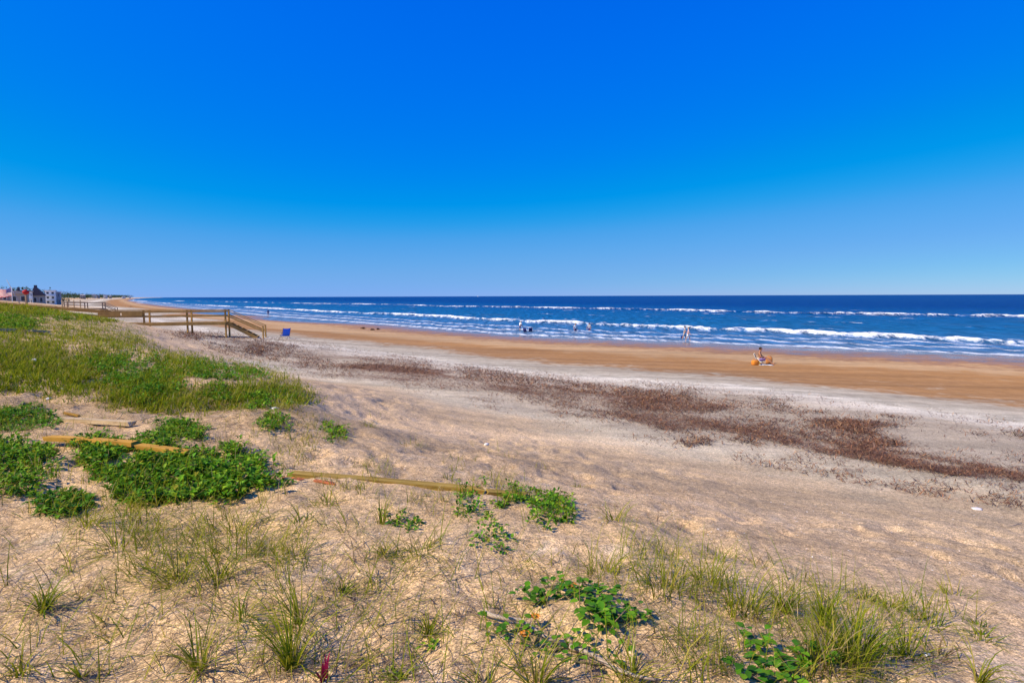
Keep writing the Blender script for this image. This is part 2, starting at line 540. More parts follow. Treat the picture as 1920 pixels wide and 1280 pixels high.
for px, d, z, t in [    # vegetated bank on the left (depth in metres)
    (0, 300, 4.5, 10), (0, 200, 4.45, 10), (0, 130, 4.4, 10), (0, 90, 4.35, 10), (0, 60, 4.35, 10), (0, 45, 4.3, 10), (0, 38, 4.52, 10), (0, 30, 4.5, 10), (0, 22, 4.4, 10), (0, 15, 4.25, 10), (0, 11, 3.97, 10), (0, 8.8, 3.66, 10),
    (60, 300, 4.45, 10), (60, 200, 4.4, 10), (60, 120, 4.25, 10), (60, 75, 4.1, 10), (130, 260, 4.0, 10), (130, 160, 3.7, 10), (130, 100, 3.5, 10), (130, 60, 3.45, 10), (130, 45, 3.6, 10), (130, 37, 4.2, 10), (130, 30, 4.2, 10), (130, 22, 4.15, 10), (130, 15, 4.05, 10), (130, 10.5, 3.78, 10), (130, 8.8, 3.62, 10),
    (200, 240, 2.6, 9), (200, 150, 2.6, 9), (200, 90, 2.7, 9), (200, 60, 2.8, 9), (220, 42, 2.9, 9), (220, 33, 3.85, 9.8), (220, 27, 3.88, 10), (220, 22, 3.9, 10), (220, 15, 3.92, 10), (220, 11, 3.78, 10), (220, 8.8, 3.6, 10),
    (290, 40, 2.5, 8.5), (290, 28, 3.2, 9.2), (290, 20, 3.6, 10), (290, 15, 3.75, 10), (290, 10.5, 3.74, 10), (290, 8.6, 3.58, 10),
    (430, 26, 2.5, 8.5), (430, 18, 2.8, 9), (430, 13.5, 3.5, 10), (430, 10.5, 3.66, 10), (430, 8.5, 3.56, 10),
    (520, 18, 2.6, 8.7), (520, 13, 3.35, 9.8), (520, 10.5, 3.5, 10),
    (580, 10.5, 3.28, 9.6), (580, 9, 3.42, 9.8), (640, 9.5, 3.15, 9.4)]:
    th = math.atan2((px - 960) / F, 1)
    CP.append((th, d / math.cos(th), z, t))
for k in range(-3, 4):
    CP.append((k * 0.35, 0.6, 3.62, 11))
CP = np.array(CP)
PX = np.stack([CP[:, 0], np.log(CP[:, 1])], 1)
n = len(PX)
def tps_phi(d2):
    return 0.5 * d2 * np.log(d2 + 1e-12)
D2 = ((PX[:, None] - PX[None]) ** 2).sum(-1)
A = np.zeros((n + 3, n + 3))
A[:n, :n] = tps_phi(D2) + np.eye(n) * 2e-4
A[:n, n] = 1; A[:n, n + 1:] = PX; A[n, :n] = 1; A[n + 1:, :n] = PX.T
rhs = np.zeros((n + 3, 2)); rhs[:n] = CP[:, 2:4]
SOL = np.linalg.solve(A, rhs)

def analytic(x, y):
    w = coast_w(x, y)
    z = np.interp(w, [-400, -60, 0, 14, 30, 44, 54, 60, 64, 70, 90, 120], [-8, -1.6, 0, .4, 1.1, 1.7, 2.15, 2.4, 3.2, 3.6, 4.3, 4.5])
    t = np.interp(w, [-10, 0, 12, 18, 32, 38, 43, 50, 58, 62, 66, 70], [-1, 0, 1, 2, 3, 4, 5, 6, 7, 8, 9.5, 10.3])
    return z, t

TH = np.linspace(-math.pi, math.pi, 1201)
LR = np.linspace(math.log(0.4), math.log(26000), 620)
gt, gl = np.meshgrid(TH, LR, indexing='ij')
gx, gy = np.exp(gl) * np.sin(gt), np.exp(gl) * np.cos(gt)
ZG, TG = analytic(gx, gy)
wgt = (1 - sstep(R(46), R(66), np.abs(gt))) * (1 - sstep(math.log(150), math.log(340), gl))
msk = wgt > 0
q = np.stack([gt[msk], gl[msk]], 1)
near = np.empty((len(q), 2))
for i in range(0, len(q), 20000):
    c = q[i:i + 20000]
    d2 = ((c[:, None] - PX[None]) ** 2).sum(-1)
    near[i:i + 20000] = tps_phi(d2) @ SOL[:n] + SOL[n] + c @ SOL[n + 1:]
wm = wgt[msk]
ZG[msk] = ZG[msk] * (1 - wm) + near[:, 0] * wm
TG[msk] = TG[msk] * (1 - wm) + near[:, 1] * wm
nearcam = sstep(math.log(1.6), math.log(3.5), gl)     # level ground under the photographer
ZG = np.where(wgt < 1, ZG * nearcam + 3.6 * (1 - nearcam), ZG)
TG = np.clip(TG, -3, 11)

def look(G, th, lr):
    a = (th - TH[0]) / (TH[1] - TH[0]); b = (lr - LR[0]) / (LR[1] - LR[0])
    a = np.clip(a, 0, len(TH) - 1.001); b = np.clip(b, 0, len(LR) - 1.001)
    i, j = a.astype(int), b.astype(int)
    u, v = a - i, b - j
    return (G[i, j] * (1 - u) + G[i + 1, j] * u) * (1 - v) + (G[i, j + 1] * (1 - u) + G[i + 1, j + 1] * u) * v

def relief(x, y, t, r):
    dune = sstep(7.6, 9.2, t)
    flat = sstep(0.5, 4.5, t) * (1 - dune)
    lod = 1 - sstep(60, 160, r)
    h = dune * (0.06 * fbm(x * 0.9, y * 0.9, 3, 3) + 0.045 * fbm(x * 2.7, y * 2.7, 3, 8))
    # trodden, wind-dimpled dry sand
    c = vnoise(x * 4.6 + 0.8 * vnoise(x * 2, y * 2, 40), y * 4.6, 21)
    tr = np.clip(0.6 + 1.5 * fbm(x * 0.7, y * 0.7, 3, 61), 0.25, 1.1)
    h = h + dune * tr * (0.13 * np.minimum(c, 0.06) + 0.022 * vnoise(x * 11, y * 11, 5))
    h = h + flat * 0.035 * fbm(x * 0.8, y * 0.8, 3, 14)
    return h * lod

def zone_at(x, y):
    r = np.maximum(np.hypot(x, y), 0.41)
    return look(TG, np.arctan2(x, y), np.log(r))

def ground(x, y):
    x = np.asarray(x, float); y = np.asarray(y, float)
    r = np.maximum(np.hypot(x, y), 0.41)
    th, lr = np.arctan2(x, y), np.log(r)
    return look(ZG, th, lr) + relief(x, y, look(TG, th, lr), r)

_RS = np.exp(np.linspace(math.log(1.2), math.log(900), 1100))
def hit(px, py):
    """where the line of sight through photo pixels meets the ground"""
    px = np.atleast_1d(np.asarray(px, float)); py = np.atleast_1d(np.asarray(py, float))
    th, s = ray(px, py)
    out = np.full((len(px), 3), np.nan)
    for i in range(0, len(px), 4000):
        t = th[i:i + 4000, None]; sl = s[i:i + 4000, None]
        zz = look(ZG, t + 0 * _RS, np.log(_RS)[None] + 0 * t)
        below = (H + sl * _RS[None]) < zz
        k = np.argmax(below, 1)
        ok = below.any(1)
        r = _RS[k]
        x, y = r * np.sin(t[:, 0]), r * np.cos(t[:, 0])
        out[i:i + 4000] = np.where(ok[:, None], np.stack([x, y, ground(x, y)], 1), np.nan)
    return out

def P(px, py):
    return Vector(hit([px], [py])[0])

def at_depth(px, py, d):
    u = (px - 960) / F; v = (640 - py) / F
    D = fw + rt * u + up * v
    return Vector((0, 0, H)) + D * (d / D.y)

# ------------------------------------------------------------------ ground sheet
def in_poly(poly, x, y):
    inside = np.zeros(len(x), bool)
    p = poly; j = len(p) - 1
    for i in range(len(p)):
        xi, yi = p[i]; xj, yj = p[j]
        if yi != yj:
            c = ((yi > y) != (yj > y)) & (x < (xj - xi) * (y - yi) / (yj - yi) + xi)
            inside ^= c
        j = i
    return inside

main = [(640, 682), (760, 690), (900, 712), (1040, 732), (1160, 746), (1300, 752), (1380, 764), (1340, 775), (1280, 778), (1400, 800), (1450, 795), (1530, 822), (1640, 838), (1700, 848), (1780, 862), (1860, 874), (1990, 886), (2500, 962), (2500, 1000), (1990, 912), (1860, 900), (1780, 893), (1640, 868), (1520, 848), (1420, 822), (1330, 806), (1250, 808), (1150, 782), (1050, 760), (930, 735), (800, 722), (680, 712), (560, 706), (540, 698), (640, 702)]
upper = [(300, 620), (430, 624), (560, 636), (640, 650), (760, 668), (900, 690), (1040, 712), (1200, 730), (1380, 752), (1200, 752), (1000, 726), (820, 704), (640, 690), (520, 690), (420, 664), (340, 640)]
def crumbs_at(x, y):
    out = np.zeros(x.shape)
    sel = (np.hypot(x, y) < 150) & (y > 3) & (np.abs(x) < y * 1.1)
    xs, ys = x[sel], y[sel]
    acc_ = np.zeros(len(xs))
    for poly, k in ((main, 0.44), (upper, 0.34)):
        a = np.array(poly, float)
        h = hit(a[:, 0], a[:, 1])
        pw_ = [(p[0], p[1]) for p in h if not np.isnan(p[0])]
        for jx, jy in ((0, 0), (0.25, 0.2), (-0.25, 0.2), (0.2, -0.25), (-0.2, -0.25)):
            r_ = np.hypot(xs, ys) * 0.035
            acc_ += k / 5 * in_poly(pw_, xs + jx * 4 * r_, ys + jy * 4 * r_)
    out[sel] = np.clip(acc_ * (1 + 0.8 * fbm(xs * 0.5, ys * 0.5, 3, 77)), 0, 1)
    return out
def polar_mesh(name, ths, rs, zf, attrsf, wrap=False):
    tt, rr = np.meshgrid(ths, rs, indexing='ij')
    x, y = rr * np.sin(tt), rr * np.cos(tt)
    z = zf(x, y)
    nt, nr = tt.shape
    idx = np.arange(nt * nr).reshape(nt, nr)
    Q = np.stack([idx[:-1, :-1], idx[:-1, 1:], idx[1:, 1:], idx[1:, :-1]], -1).reshape(-1, 4)[:, ::-1]
    V = np.stack([x, y, z], -1).reshape(-1, 3)
    return tri_mesh(name, V, Q, attrs=attrsf(x, y), smooth=True, quads=True)

ths = np.unique(np.concatenate([np.linspace(-math.pi, R(-52), 40), np.linspace(R(-52), R(52), 500), np.linspace(R(52), math.pi, 40)]))
rs = np.concatenate([[0.02, 0.4, 0.8], np.exp(np.linspace(math.log(1.2), math.log(60), 480)), np.exp(np.linspace(math.log(61.5), math.log(25000), 190))])
gme = polar_mesh('ground', ths, rs, ground, lambda x, y: {'zone': zone_at(x, y), 'crumbs': crumbs_at(x, y)})
g_o = obj('ground', gme, M['sand'])
tag(g_o, 'tan dune sand falling to a wide banded beach', kind='structure')

# ------------------------------------------------------------------ sea
def curve_r(pts):
    a = np.array(sorted([(float(ray(p, q_)[0]), float(-H / ray(p, q_)[1])) for p, q_ in pts]))
    # beyond the frame keep following the shore
    return a
B1 = curve_r([(1920, 646), (1747, 637), (1580, 629.5), (1447, 622.5), (1300, 618), (1221, 613.5), (1106, 608.5), (992, 604.5), (923, 600.5), (733, 590), (600, 584.5), (467, 577), (383, 573), (310, 568.5)])
B2 = curve_r([(1920, 595), (1680, 591), (1447, 587.5), (1335, 584), (1198, 581), (1060, 578.5), (969, 576.5), (833, 575), (750, 571.5), (600, 570), (543, 568.5), (450, 566.5), (367, 564.5)])

def rb(C, th):
    lo, hi = C[0, 0], C[-1, 0]
    r = np.exp(np.interp(th, C[:, 0], np.log(C[:, 1])))
    return r

ths_s = np.unique(np.concatenate([np.linspace(R(-46), R(46), 460), np.linspace(R(46), R(100), 60)]))
def near_rs():
    a = np.exp(np.linspace(math.log(38), math.log(520), 760))
    b = np.exp(np.linspace(math.log(524), math.log(30000), 110))
    return np.concatenate([a, b])

def sea_fields(x, y):
    r = np.hypot(x, y); th = np.arctan2(x, y)
    off = -coast_w(x, y)
    al = (x * math.cos(R(34)) * 1.0 - y * math.sin(R(34)))       # rough along-shore coordinate
    s = th * 57.3
    foam = np.zeros_like(x); z = np.zeros_like(x)
    inside = sstep(R(-40), R(-36), th)
    for C, wid, hgt, seed, gap in ((B1, 0.026, 0.52, 5, 0.05), (B2, 0.016, 0.62, 9, -0.03)):
        R0 = rb(C, th) * (1 + 0.022 * fbm(s * 0.9, s * 0 + seed, 5, seed))
        q_ = (r - R0) / R0
        amp = np.clip(0.84 + 1.0 * fbm(s * 0.55, s * 0 + 3 * seed, 3, seed + 2) + 0.5 * fbm(s * 3.1, s * 0 + seed, 2, seed + 4) + gap, 0.0, 1.1)
        front = np.where(q_ < 0, np.exp(-(q_ / (wid * 0.38)) ** 2), np.exp(-(q_ / (wid * 0.9)) ** 2))
        z = z + hgt * front * (0.35 + 0.65 * amp) * inside
        fo = np.where(q_ < 0.004, np.exp(-((q_ - 0.004) / (wid * 0.62)) ** 2), np.exp(-((q_ - 0.004) / (wid * 0.30)) ** 2)) * amp
        trail = 0.42 * amp * np.exp(-np.clip(-q_, 0, 1) / (wid * 1.5)) * (q_ < 0)
        foam = np.maximum(foam, np.maximum(fo, trail) * inside)
    # ragged smaller crests between and beyond the two lines
    m = 0
    for k, (rr_, a0) in enumerate(((0.10, 0.75), (0.22, 0.55), (0.5, 0.6), (0.80, 0.6), (1.12, 0.6), (1.35, 0.35), (1.8, 0.2))):
        R0 = np.exp(np.log(rb(B1, th)) * (1 - rr_) + np.log(rb(B2, th)) * rr_) * (1 + 0.03 * fbm(s * 0.8, s * 0 + k * 7, 3, 30 + k))
        q_ = (r - R0) / R0
        a = np.clip(fbm(s * 0.9, s * 0 + k * 5.1, 3, 50 + k) * 2.2 - 0.5 + a0, 0, 1) * a0
        z = z + 0.3 * a * np.exp(-(q_ / 0.02) ** 2) * inside
        foam = np.maximum(foam, 0.95 * a * np.exp(-(q_ / 0.009) ** 2) * inside)
    # swash: lace of foam at the very edge
    foam = np.maximum(foam, 0.62 * np.exp(-((off - 1.2) / 1.6) ** 2))
    foam = np.maximum(foam, 0.60 * np.exp(-((off - 7.5 - 3 * fbm(s * 0.7, s * 0, 2, 71)) / 1.4) ** 2))
    foam = np.maximum(foam, 0.48 * np.exp(-((off - 13.5 - 3 * fbm(s * 0.7, s * 0 + 4, 2, 72)) / 1.6) ** 2))
    lod = 1 - sstep(250, 900, r)
    z = z + lod * (0.16 * fbm(x * 0.18, y * 0.18, 3, 81) + 0.05 * fbm(x * 0.8, y * 0.8, 2, 85)) * sstep(4, 30, off)
    return z, foam, off

_sea_cache = {}
def sea_z(x, y):
    z, fo, off = sea_fields(x, y)
    _sea_cache['a'] = {'foam': fo, 'offshore': np.clip(off, -5, 5000)}
    return z
sme = polar_mesh('sea', ths_s, near_rs(), sea_z, lambda x, y: _sea_cache['a'])
sea_o = obj('sea', sme, M['water'])
tag(sea_o, 'deep blue sea with white breakers rolling in', kind='structure')

# ------------------------------------------------------------------ plants: generators
def sample_poly(poly, n, patch=0.0, pscale=60, seed=0, soft=0):
    """n ground points under a photo outline"""
    a = np.array(poly, float)
    x0, y0 = a.min(0); x1, y1 = a.max(0)
    xs, ys = [], []
    got = 0
    for _ in range(200):
        x = RNG.uniform(x0, x1, n * 2); y = RNG.uniform(y0, y1, n * 2)
        jx = x + RNG.normal(0, soft, len(x)) if soft else x
        jy = y + RNG.normal(0, soft * 0.5, len(x)) if soft else y
        k = in_poly(poly, x, y)
        if patch:
            k &= fbm(x / pscale, y / (pscale * 0.5), 3, seed) > patch
        xs.append(jx[k]); ys.append(jy[k]); got += k.sum()
        if got >= n: break
    x = np.concatenate(xs)[:n]; y = np.concatenate(ys)[:n]
    h = hit(x, y)
    return h[~np.isnan(h[:, 0])]

def blades(base, az, lean, curl, L, W, col, K=4, twist=None):
    """curved tapering blades; all arguments are arrays; returns V, T, C"""
    N = len(base)
    s = np.linspace(0, 1, K + 1)
    ang = lean[:, None] + curl[:, None] * s[None] ** 1.3
    ang = np.minimum(ang, 2.2)
    seg = (L / K)[:, None]
    dz = np.cos(ang[:, :-1]) * seg; dh = np.sin(ang[:, :-1]) * seg
    zc = np.concatenate([np.zeros((N, 1)), np.cumsum(dz, 1)], 1)
    hc = np.concatenate([np.zeros((N, 1)), np.cumsum(dh, 1)], 1)
    zc = np.maximum(zc, 0.004 - 0.02 * (s[None] == 0))
    px = base[:, 0:1] + hc * np.cos(az)[:, None]
    py = base[:, 1:2] + hc * np.sin(az)[:, None]
    pz = base[:, 2:3] + zc
    tw = az + math.pi / 2 if twist is None else az + math.pi / 2 + twist
    wprof = W[:, None] * (1 - s[None] ** 1.6) * 0.5
    sx, sy = np.cos(tw)[:, None] * wprof, np.sin(tw)[:, None] * wprof
    Lp = np.stack([px - sx, py - sy, pz], -1)[:, :K]
    Rp = np.stack([px + sx, py + sy, pz], -1)[:, :K]
    tip = np.stack([px[:, K], py[:, K], pz[:, K]], -1)[:, None]
    V = np.concatenate([Lp, Rp, tip], 1)
    nv = 2 * K + 1
    T = []
    for k in range(K - 1):
        T += [(k, K + k, K + k + 1), (k, K + k + 1, k + 1)]
    T.append((K - 1, 2 * K - 1, 2 * K))
    T = np.array(T)[None] + (np.arange(N) * nv)[:, None, None]
    C = np.repeat(col[:, None, :], nv, 1)
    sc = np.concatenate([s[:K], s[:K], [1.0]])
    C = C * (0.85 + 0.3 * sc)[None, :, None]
    return V.reshape(-1, 3), T.reshape(-1, 3), C.reshape(-1, 3)

def leaves(pos, az, pitch, L, W, col, fold=0.25, droop=0.3):
    """folded pointed leaves, 6 triangles each"""
    N = len(pos)
    st = np.array([0.0, 0.38, 0.75, 1.0]); wd = np.array([0.0, 1.0, 0.66, 0.0])
    d = np.stack([np.cos(az) * np.cos(pitch), np.sin(az) * np.cos(pitch), np.sin(pitch)], -1)
    sd = np.stack([-np.sin(az), np.cos(az), 0 * az], -1)
    nn = np.cross(d, sd)
    nn = nn * np.sign(nn[:, 2:3] + 1e-9)
    mid = pos[:, None] + d[:, None] * (L[:, None] * st)[..., None] - np.array([0, 0, 1.0]) * (droop * L[:, None] * st ** 2)[..., None]
    e = sd[:, None] * (0.5 * W[:, None] * wd[1:3])[..., None]
    f_ = nn[:, None] * (fold * W[:, None] * wd[1:3])[..., None]
    lt = mid[:, 1:3] + e + f_; rtv = mid[:, 1:3] - e + f_
    V = np.concatenate([mid, lt, rtv], 1)       # 4 + 2 + 2
    T = [(0, 4, 1), (1, 4, 5), (1, 5, 2), (2, 5, 3), (0, 1, 6), (1, 7, 6), (1, 2, 7), (2, 3, 7)]
    T = np.array(T)[None] + (np.arange(N) * 8)[:, None, None]
    C = np.repeat(col[:, None], 8, 1)
    return V.reshape(-1, 3), T.reshape(-1, 3), C.reshape(-1, 3)

class Acc:
    def __init__(self): self.V, self.T, self.C, self.n = [], [], [], 0
    def add(self, vtc):
        v, t, c = vtc
        self.V.append(v); self.T.append(t + self.n); self.C.append(c); self.n += len(v)
    def mesh(self, name, origin=None):
        V = np.concatenate(self.V)
        if origin is not None: V = V - np.array(origin)[None]
        return tri_mesh(name, V, np.concatenate(self.T), col=np.concatenate(self.C))

def pal(colors, n, w=None, jit=0.18):
    c = np.array(colors, float)
    i = RNG.choice(len(c), n, p=w)
    return c[i] * (1 + RNG.normal(0, jit, (n, 1))).clip(0.5, 1.6)

GREEN = [(0.17, 0.23, 0.006), (0.25, 0.28, 0.008), (0.33, 0.33, 0.012), (0.09, 0.17, 0.005)]
OLIVE = [(0.23, 0.26, 0.012), (0.32, 0.30, 0.022), (0.17, 0.21, 0.008), (0.42, 0.34, 0.06)]
STRAW = [(0.36, 0.25, 0.12), (0.45, 0.34, 0.18), (0.24, 0.16, 0.085), (0.15, 0.085, 0.05)]
LEAFG = [(0.085, 0.24, 0.010), (0.14, 0.31, 0.012), (0.22, 0.36, 0.018), (0.045, 0.15, 0.008)]
DARKG = [(0.05, 0.17, 0.012), (0.075, 0.22, 0.012), (0.13, 0.28, 0.014)]

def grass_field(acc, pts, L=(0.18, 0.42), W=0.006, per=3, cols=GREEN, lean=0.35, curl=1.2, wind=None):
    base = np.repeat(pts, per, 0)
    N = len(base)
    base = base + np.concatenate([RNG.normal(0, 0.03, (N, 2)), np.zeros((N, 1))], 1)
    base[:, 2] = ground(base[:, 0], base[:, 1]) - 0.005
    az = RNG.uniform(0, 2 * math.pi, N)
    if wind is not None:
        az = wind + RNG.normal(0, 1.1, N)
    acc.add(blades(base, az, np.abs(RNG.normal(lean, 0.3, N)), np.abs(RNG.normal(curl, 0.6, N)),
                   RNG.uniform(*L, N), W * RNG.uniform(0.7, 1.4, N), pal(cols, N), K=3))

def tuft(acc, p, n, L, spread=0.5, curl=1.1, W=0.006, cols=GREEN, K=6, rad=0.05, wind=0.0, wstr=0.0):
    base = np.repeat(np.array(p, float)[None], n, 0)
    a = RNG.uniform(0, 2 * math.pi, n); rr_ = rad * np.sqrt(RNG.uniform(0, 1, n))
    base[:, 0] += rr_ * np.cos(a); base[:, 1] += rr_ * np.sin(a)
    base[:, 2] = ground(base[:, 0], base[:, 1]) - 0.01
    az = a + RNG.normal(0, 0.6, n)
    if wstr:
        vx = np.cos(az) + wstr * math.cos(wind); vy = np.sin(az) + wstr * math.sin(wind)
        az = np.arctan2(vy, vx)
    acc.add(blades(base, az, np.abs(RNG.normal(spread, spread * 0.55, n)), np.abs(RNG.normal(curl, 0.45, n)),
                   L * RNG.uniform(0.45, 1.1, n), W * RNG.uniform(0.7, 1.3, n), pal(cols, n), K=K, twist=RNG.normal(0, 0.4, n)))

def leaf_clump(acc, pts, hgt=0.16, per=9, L=(0.035, 0.07), asp=0.5, cols=LEAFG):
    """short leafy shoots: stems with leaves up their length"""
    base = np.repeat(pts, per, 0)
    N = len(base)
    hv = np.clip(0.62 + 1.0 * fbm(pts[:, 0] * 3.2, pts[:, 1] * 3.2, 3, 12), 0.2, 1.35)
    hh = np.repeat(RNG.uniform(0.45, 1.0, len(pts)) * hgt * hv, per)
    t = RNG.uniform(0.05, 1.0, N)
    az = RNG.uniform(0, 2 * math.pi, N)
    pos = base.copy()
    pos[:, 0] += np.cos(az) * 0.02 + np.repeat(RNG.normal(0, 0.04, len(pts)), per) * t
    pos[:, 1] += np.sin(az) * 0.02 + np.repeat(RNG.normal(0, 0.04, len(pts)), per) * t
    pos[:, 2] += hh * t
    ll = RNG.uniform(*L, N)
    cc = pal(cols, N, jit=0.28)
    yl = RNG.uniform(0, 1, N) < 0.07
    cc[yl] = pal(OLIVE[:2] + STRAW[:1], int(yl.sum()))
    acc.add(leaves(pos, az, RNG.uniform(-0.2, 1.15, N), ll, ll * asp * RNG.uniform(0.8, 1.2, N), cc))

def stems(acc, pts, hgt, cols=STRAW, W=0.004):
    N = len(pts)
    acc.add(blades(pts - np.array([0, 0, 0.01]), RNG.uniform(0, 6.28, N), RNG.uniform(0, 0.3, N), RNG.uniform(0, 0.3, N),
                   np.full(N, hgt) * RNG.uniform(0.6, 1, N), np.full(N, W), pal(cols, N), K=2))

# ------------------------------------------------------------------ dune grass of the left bank (uncountable)
bank = [(-60, 560), (0, 562), (70, 563), (140, 570), (200, 584), (240, 600), (262, 622), (292, 642), (262, 650), (330, 664), (410, 676), (470, 684), (530, 700), (562, 724), (590, 752), (520, 768), (430, 758), (330, 764), (250, 762), (180, 752), (100, 742), (0, 736), (-60, 732)]
acc = Acc()
pts = sample_poly(bank, 13000, patch=-0.17, pscale=60, seed=3, soft=15)
grass_field(acc, pts, (0.07, 0.21), 0.012, 3, OLIVE + GREEN[:3] + STRAW[1:2], 0.8, 1.0)
pts = sample_poly(bank, 6500, patch=-0.04, pscale=45, seed=9, soft=10)
grass_field(acc, pts, (0.10, 0.26), 0.012, 3, GREEN, 0.6, 1.1)
crest = [(-60, 560), (0, 562), (70, 564), (140, 570), (200, 584), (236, 602), (200, 606), (120, 594), (0, 588), (-60, 586)]
pts = sample_poly(crest, 3600, soft=3)
pts = pts[pts[:, 1] < 41]
grass_field(acc, pts, (0.16, 0.36), 0.026, 3, GREEN + OLIVE[:3], 0.6, 1.0)
tag(obj('dune_grass', acc.mesh('dune_grass'), M['grass']), 'short olive green grass covering the dune bank', 'grass', kind='stuff')

acc = Acc()
fore = [(-40, 960), (560, 930), (900, 960), (1250, 1000), (1480, 1060), (1700, 1120), (1860, 1150), (1800, 1290), (-40, 1290)]
pts = sample_poly(fore, 850, patch=0.0, pscale=150, seed=21)
grass_field(acc, pts, (0.12, 0.40), 0.0045, 3, OLIVE + STRAW[:2] + GREEN[:2], 1.0, 0.9)
lowleft = [(130, 970), (300, 960), (520, 985), (600, 1000), (560, 1080), (430, 1110), (300, 1110), (160, 1060)]
pts = sample_poly(lowleft, 300, patch=-0.1, pscale=90, seed=25)
grass_field(acc, pts, (0.14, 0.36), 0.0048, 3, OLIVE + GREEN[:3], 0.9, 1.0)
rightmix = [(1080, 1070), (1200, 1020), (1330, 1030), (1450, 1040), (1520, 1090), (1640, 1110), (1780, 1120), (1720, 1200), (1640, 1290), (1300, 1290), (1230, 1180)]
pts = sample_poly(rightmix, 330, patch=-0.1, pscale=110, seed=22)
grass_field(acc, pts, (0.12, 0.34), 0.0040, 3, OLIVE + GREEN[:2], 0.45, 1.0)
mid = [(560, 760), (760, 770), (1000, 860), (1100, 930), (900, 960), (560, 930), (420, 780)]
pts = sample_poly(mid, 420, patch=0.06, pscale=70, seed=23)
grass_field(acc, pts, (0.08, 0.22), 0.005, 3, OLIVE + STRAW[:2], 0.8, 0.9)
leftlow = [(-40, 740), (260, 760), (560, 770), (640, 830), (520, 960), (-40, 960)]
pts = sample_poly(leftlow, 600, patch=0.0, pscale=60, seed=24)
grass_field(acc, pts, (0.10, 0.26), 0.005, 3, OLIVE + STRAW[:2], 0.7, 1.0)
tag(obj('thin_grass', acc.mesh('thin_grass'), M['grass']), 'thin scattered blades of olive grass on the near sand', 'grass', kind='stuff')

# dry straw and twigs lying on the sand
acc = Acc()
def litter(poly, n, L, W, cols, patch=0.0, ps=60, seed=0):
    p = sample_poly(poly, n, patch=patch, pscale=ps, seed=seed)
    N = len(p)
    p[:, 2] += 0.006
    acc.add(blades(p, RNG.uniform(0, 6.28, N), RNG.uniform(1.25, 1.55, N), RNG.normal(0.1, 0.2, N), RNG.uniform(*L, N), W * RNG.uniform(0.6, 1.4, N), pal(cols, N), K=3, twist=RNG.normal(0, 0.5, N)))
litter([(-40, 742), (200, 755), (560, 770), (640, 800), (560, 880), (380, 860), (-40, 830)], 3600, (0.06, 0.28), 0.005, STRAW, -0.1, 50, 31)
litter([(-40, 850), (560, 880), (1100, 940), (1300, 1000), (1700, 1120), (1800, 1290), (-40, 1290)], 3200, (0.03, 0.22), 0.0032, STRAW[2:] + STRAW, -0.05, 120, 32)
litter([(560, 740), (1000, 790), (1300, 900), (1300, 1000), (560, 880)], 2600, (0.03, 0.16), 0.0045, STRAW[2:] + STRAW, 0.0, 60, 33)
litter([(0, 580), (260, 620), (560, 740), (0, 740)], 2600, (0.06, 0.22), 0.007, STRAW, -0.05, 50, 34)
tag(obj('dry_straw', acc.mesh('dry_straw'), M['straw']), 'dry brown straw and twigs strewn on the sand', 'straw', kind='stuff')

# ------------------------------------------------------------------ seaweed wrack
WEED = [(0.17, 0.078, 0.045), (0.25, 0.11, 0.055), (0.09, 0.044, 0.034), (0.36, 0.20, 0.10), (0.20, 0.125, 0.09), (0.07, 0.04, 0.034)]
acc = Acc()
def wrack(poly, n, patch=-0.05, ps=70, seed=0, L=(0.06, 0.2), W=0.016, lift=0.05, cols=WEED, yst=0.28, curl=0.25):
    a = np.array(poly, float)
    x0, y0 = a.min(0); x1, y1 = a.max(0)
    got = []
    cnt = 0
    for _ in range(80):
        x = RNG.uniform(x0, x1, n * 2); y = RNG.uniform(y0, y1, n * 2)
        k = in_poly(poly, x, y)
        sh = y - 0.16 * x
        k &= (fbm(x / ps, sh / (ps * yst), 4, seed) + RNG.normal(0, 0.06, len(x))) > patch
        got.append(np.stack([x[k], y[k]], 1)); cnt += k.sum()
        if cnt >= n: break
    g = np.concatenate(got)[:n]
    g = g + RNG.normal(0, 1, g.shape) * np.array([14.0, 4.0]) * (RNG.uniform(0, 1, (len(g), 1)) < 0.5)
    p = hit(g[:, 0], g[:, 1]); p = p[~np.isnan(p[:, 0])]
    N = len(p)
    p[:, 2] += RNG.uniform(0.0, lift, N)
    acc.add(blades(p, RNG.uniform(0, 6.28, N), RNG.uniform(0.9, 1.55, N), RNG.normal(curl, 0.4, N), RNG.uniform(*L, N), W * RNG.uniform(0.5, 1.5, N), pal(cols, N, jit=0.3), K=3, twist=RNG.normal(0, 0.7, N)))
wrack(main, 42000, -0.24, 80, 41, L=(0.05, 0.20), W=0.0085, lift=0.03, curl=1.0, yst=0.15)
wrack(main, 12000, 0.0, 80, 41, L=(0.06, 0.22), W=0.009, lift=0.05, curl=1.0)
side = [(1530, 785), (1620, 790), (1700, 798), (1620, 806), (1660, 820), (1700, 838), (1620, 838), (1580, 815), (1520, 800)]
wrack(side, 3800, -0.2, 50, 42)
wrack([(1200, 748), (1260, 752), (1380, 762), (1350, 772), (1240, 772), (1170, 762)], 2600, -0.25, 50, 46)
wrack([(1260, 820), (1330, 824), (1330, 838), (1285, 838)], 500, -0.2, 40, 43, cols=WEED[2:])
wrack(upper, 26000, -0.12, 60, 44, W=0.022, L=(.06, .2), yst=0.2, lift=0.03)
wrack([(330, 618), (440, 622), (520, 634), (560, 650), (520, 680), (440, 655), (360, 636)], 4500, 0.04, 40, 47, W=0.03, L=(.1, .3), yst=0.14)
band = [(700, 664), (960, 698), (1200, 716), (1440, 745), (1700, 780), (1980, 820), (1980, 836), (1700, 800), (1440, 765), (1200, 735), (960, 712), (700, 676)]
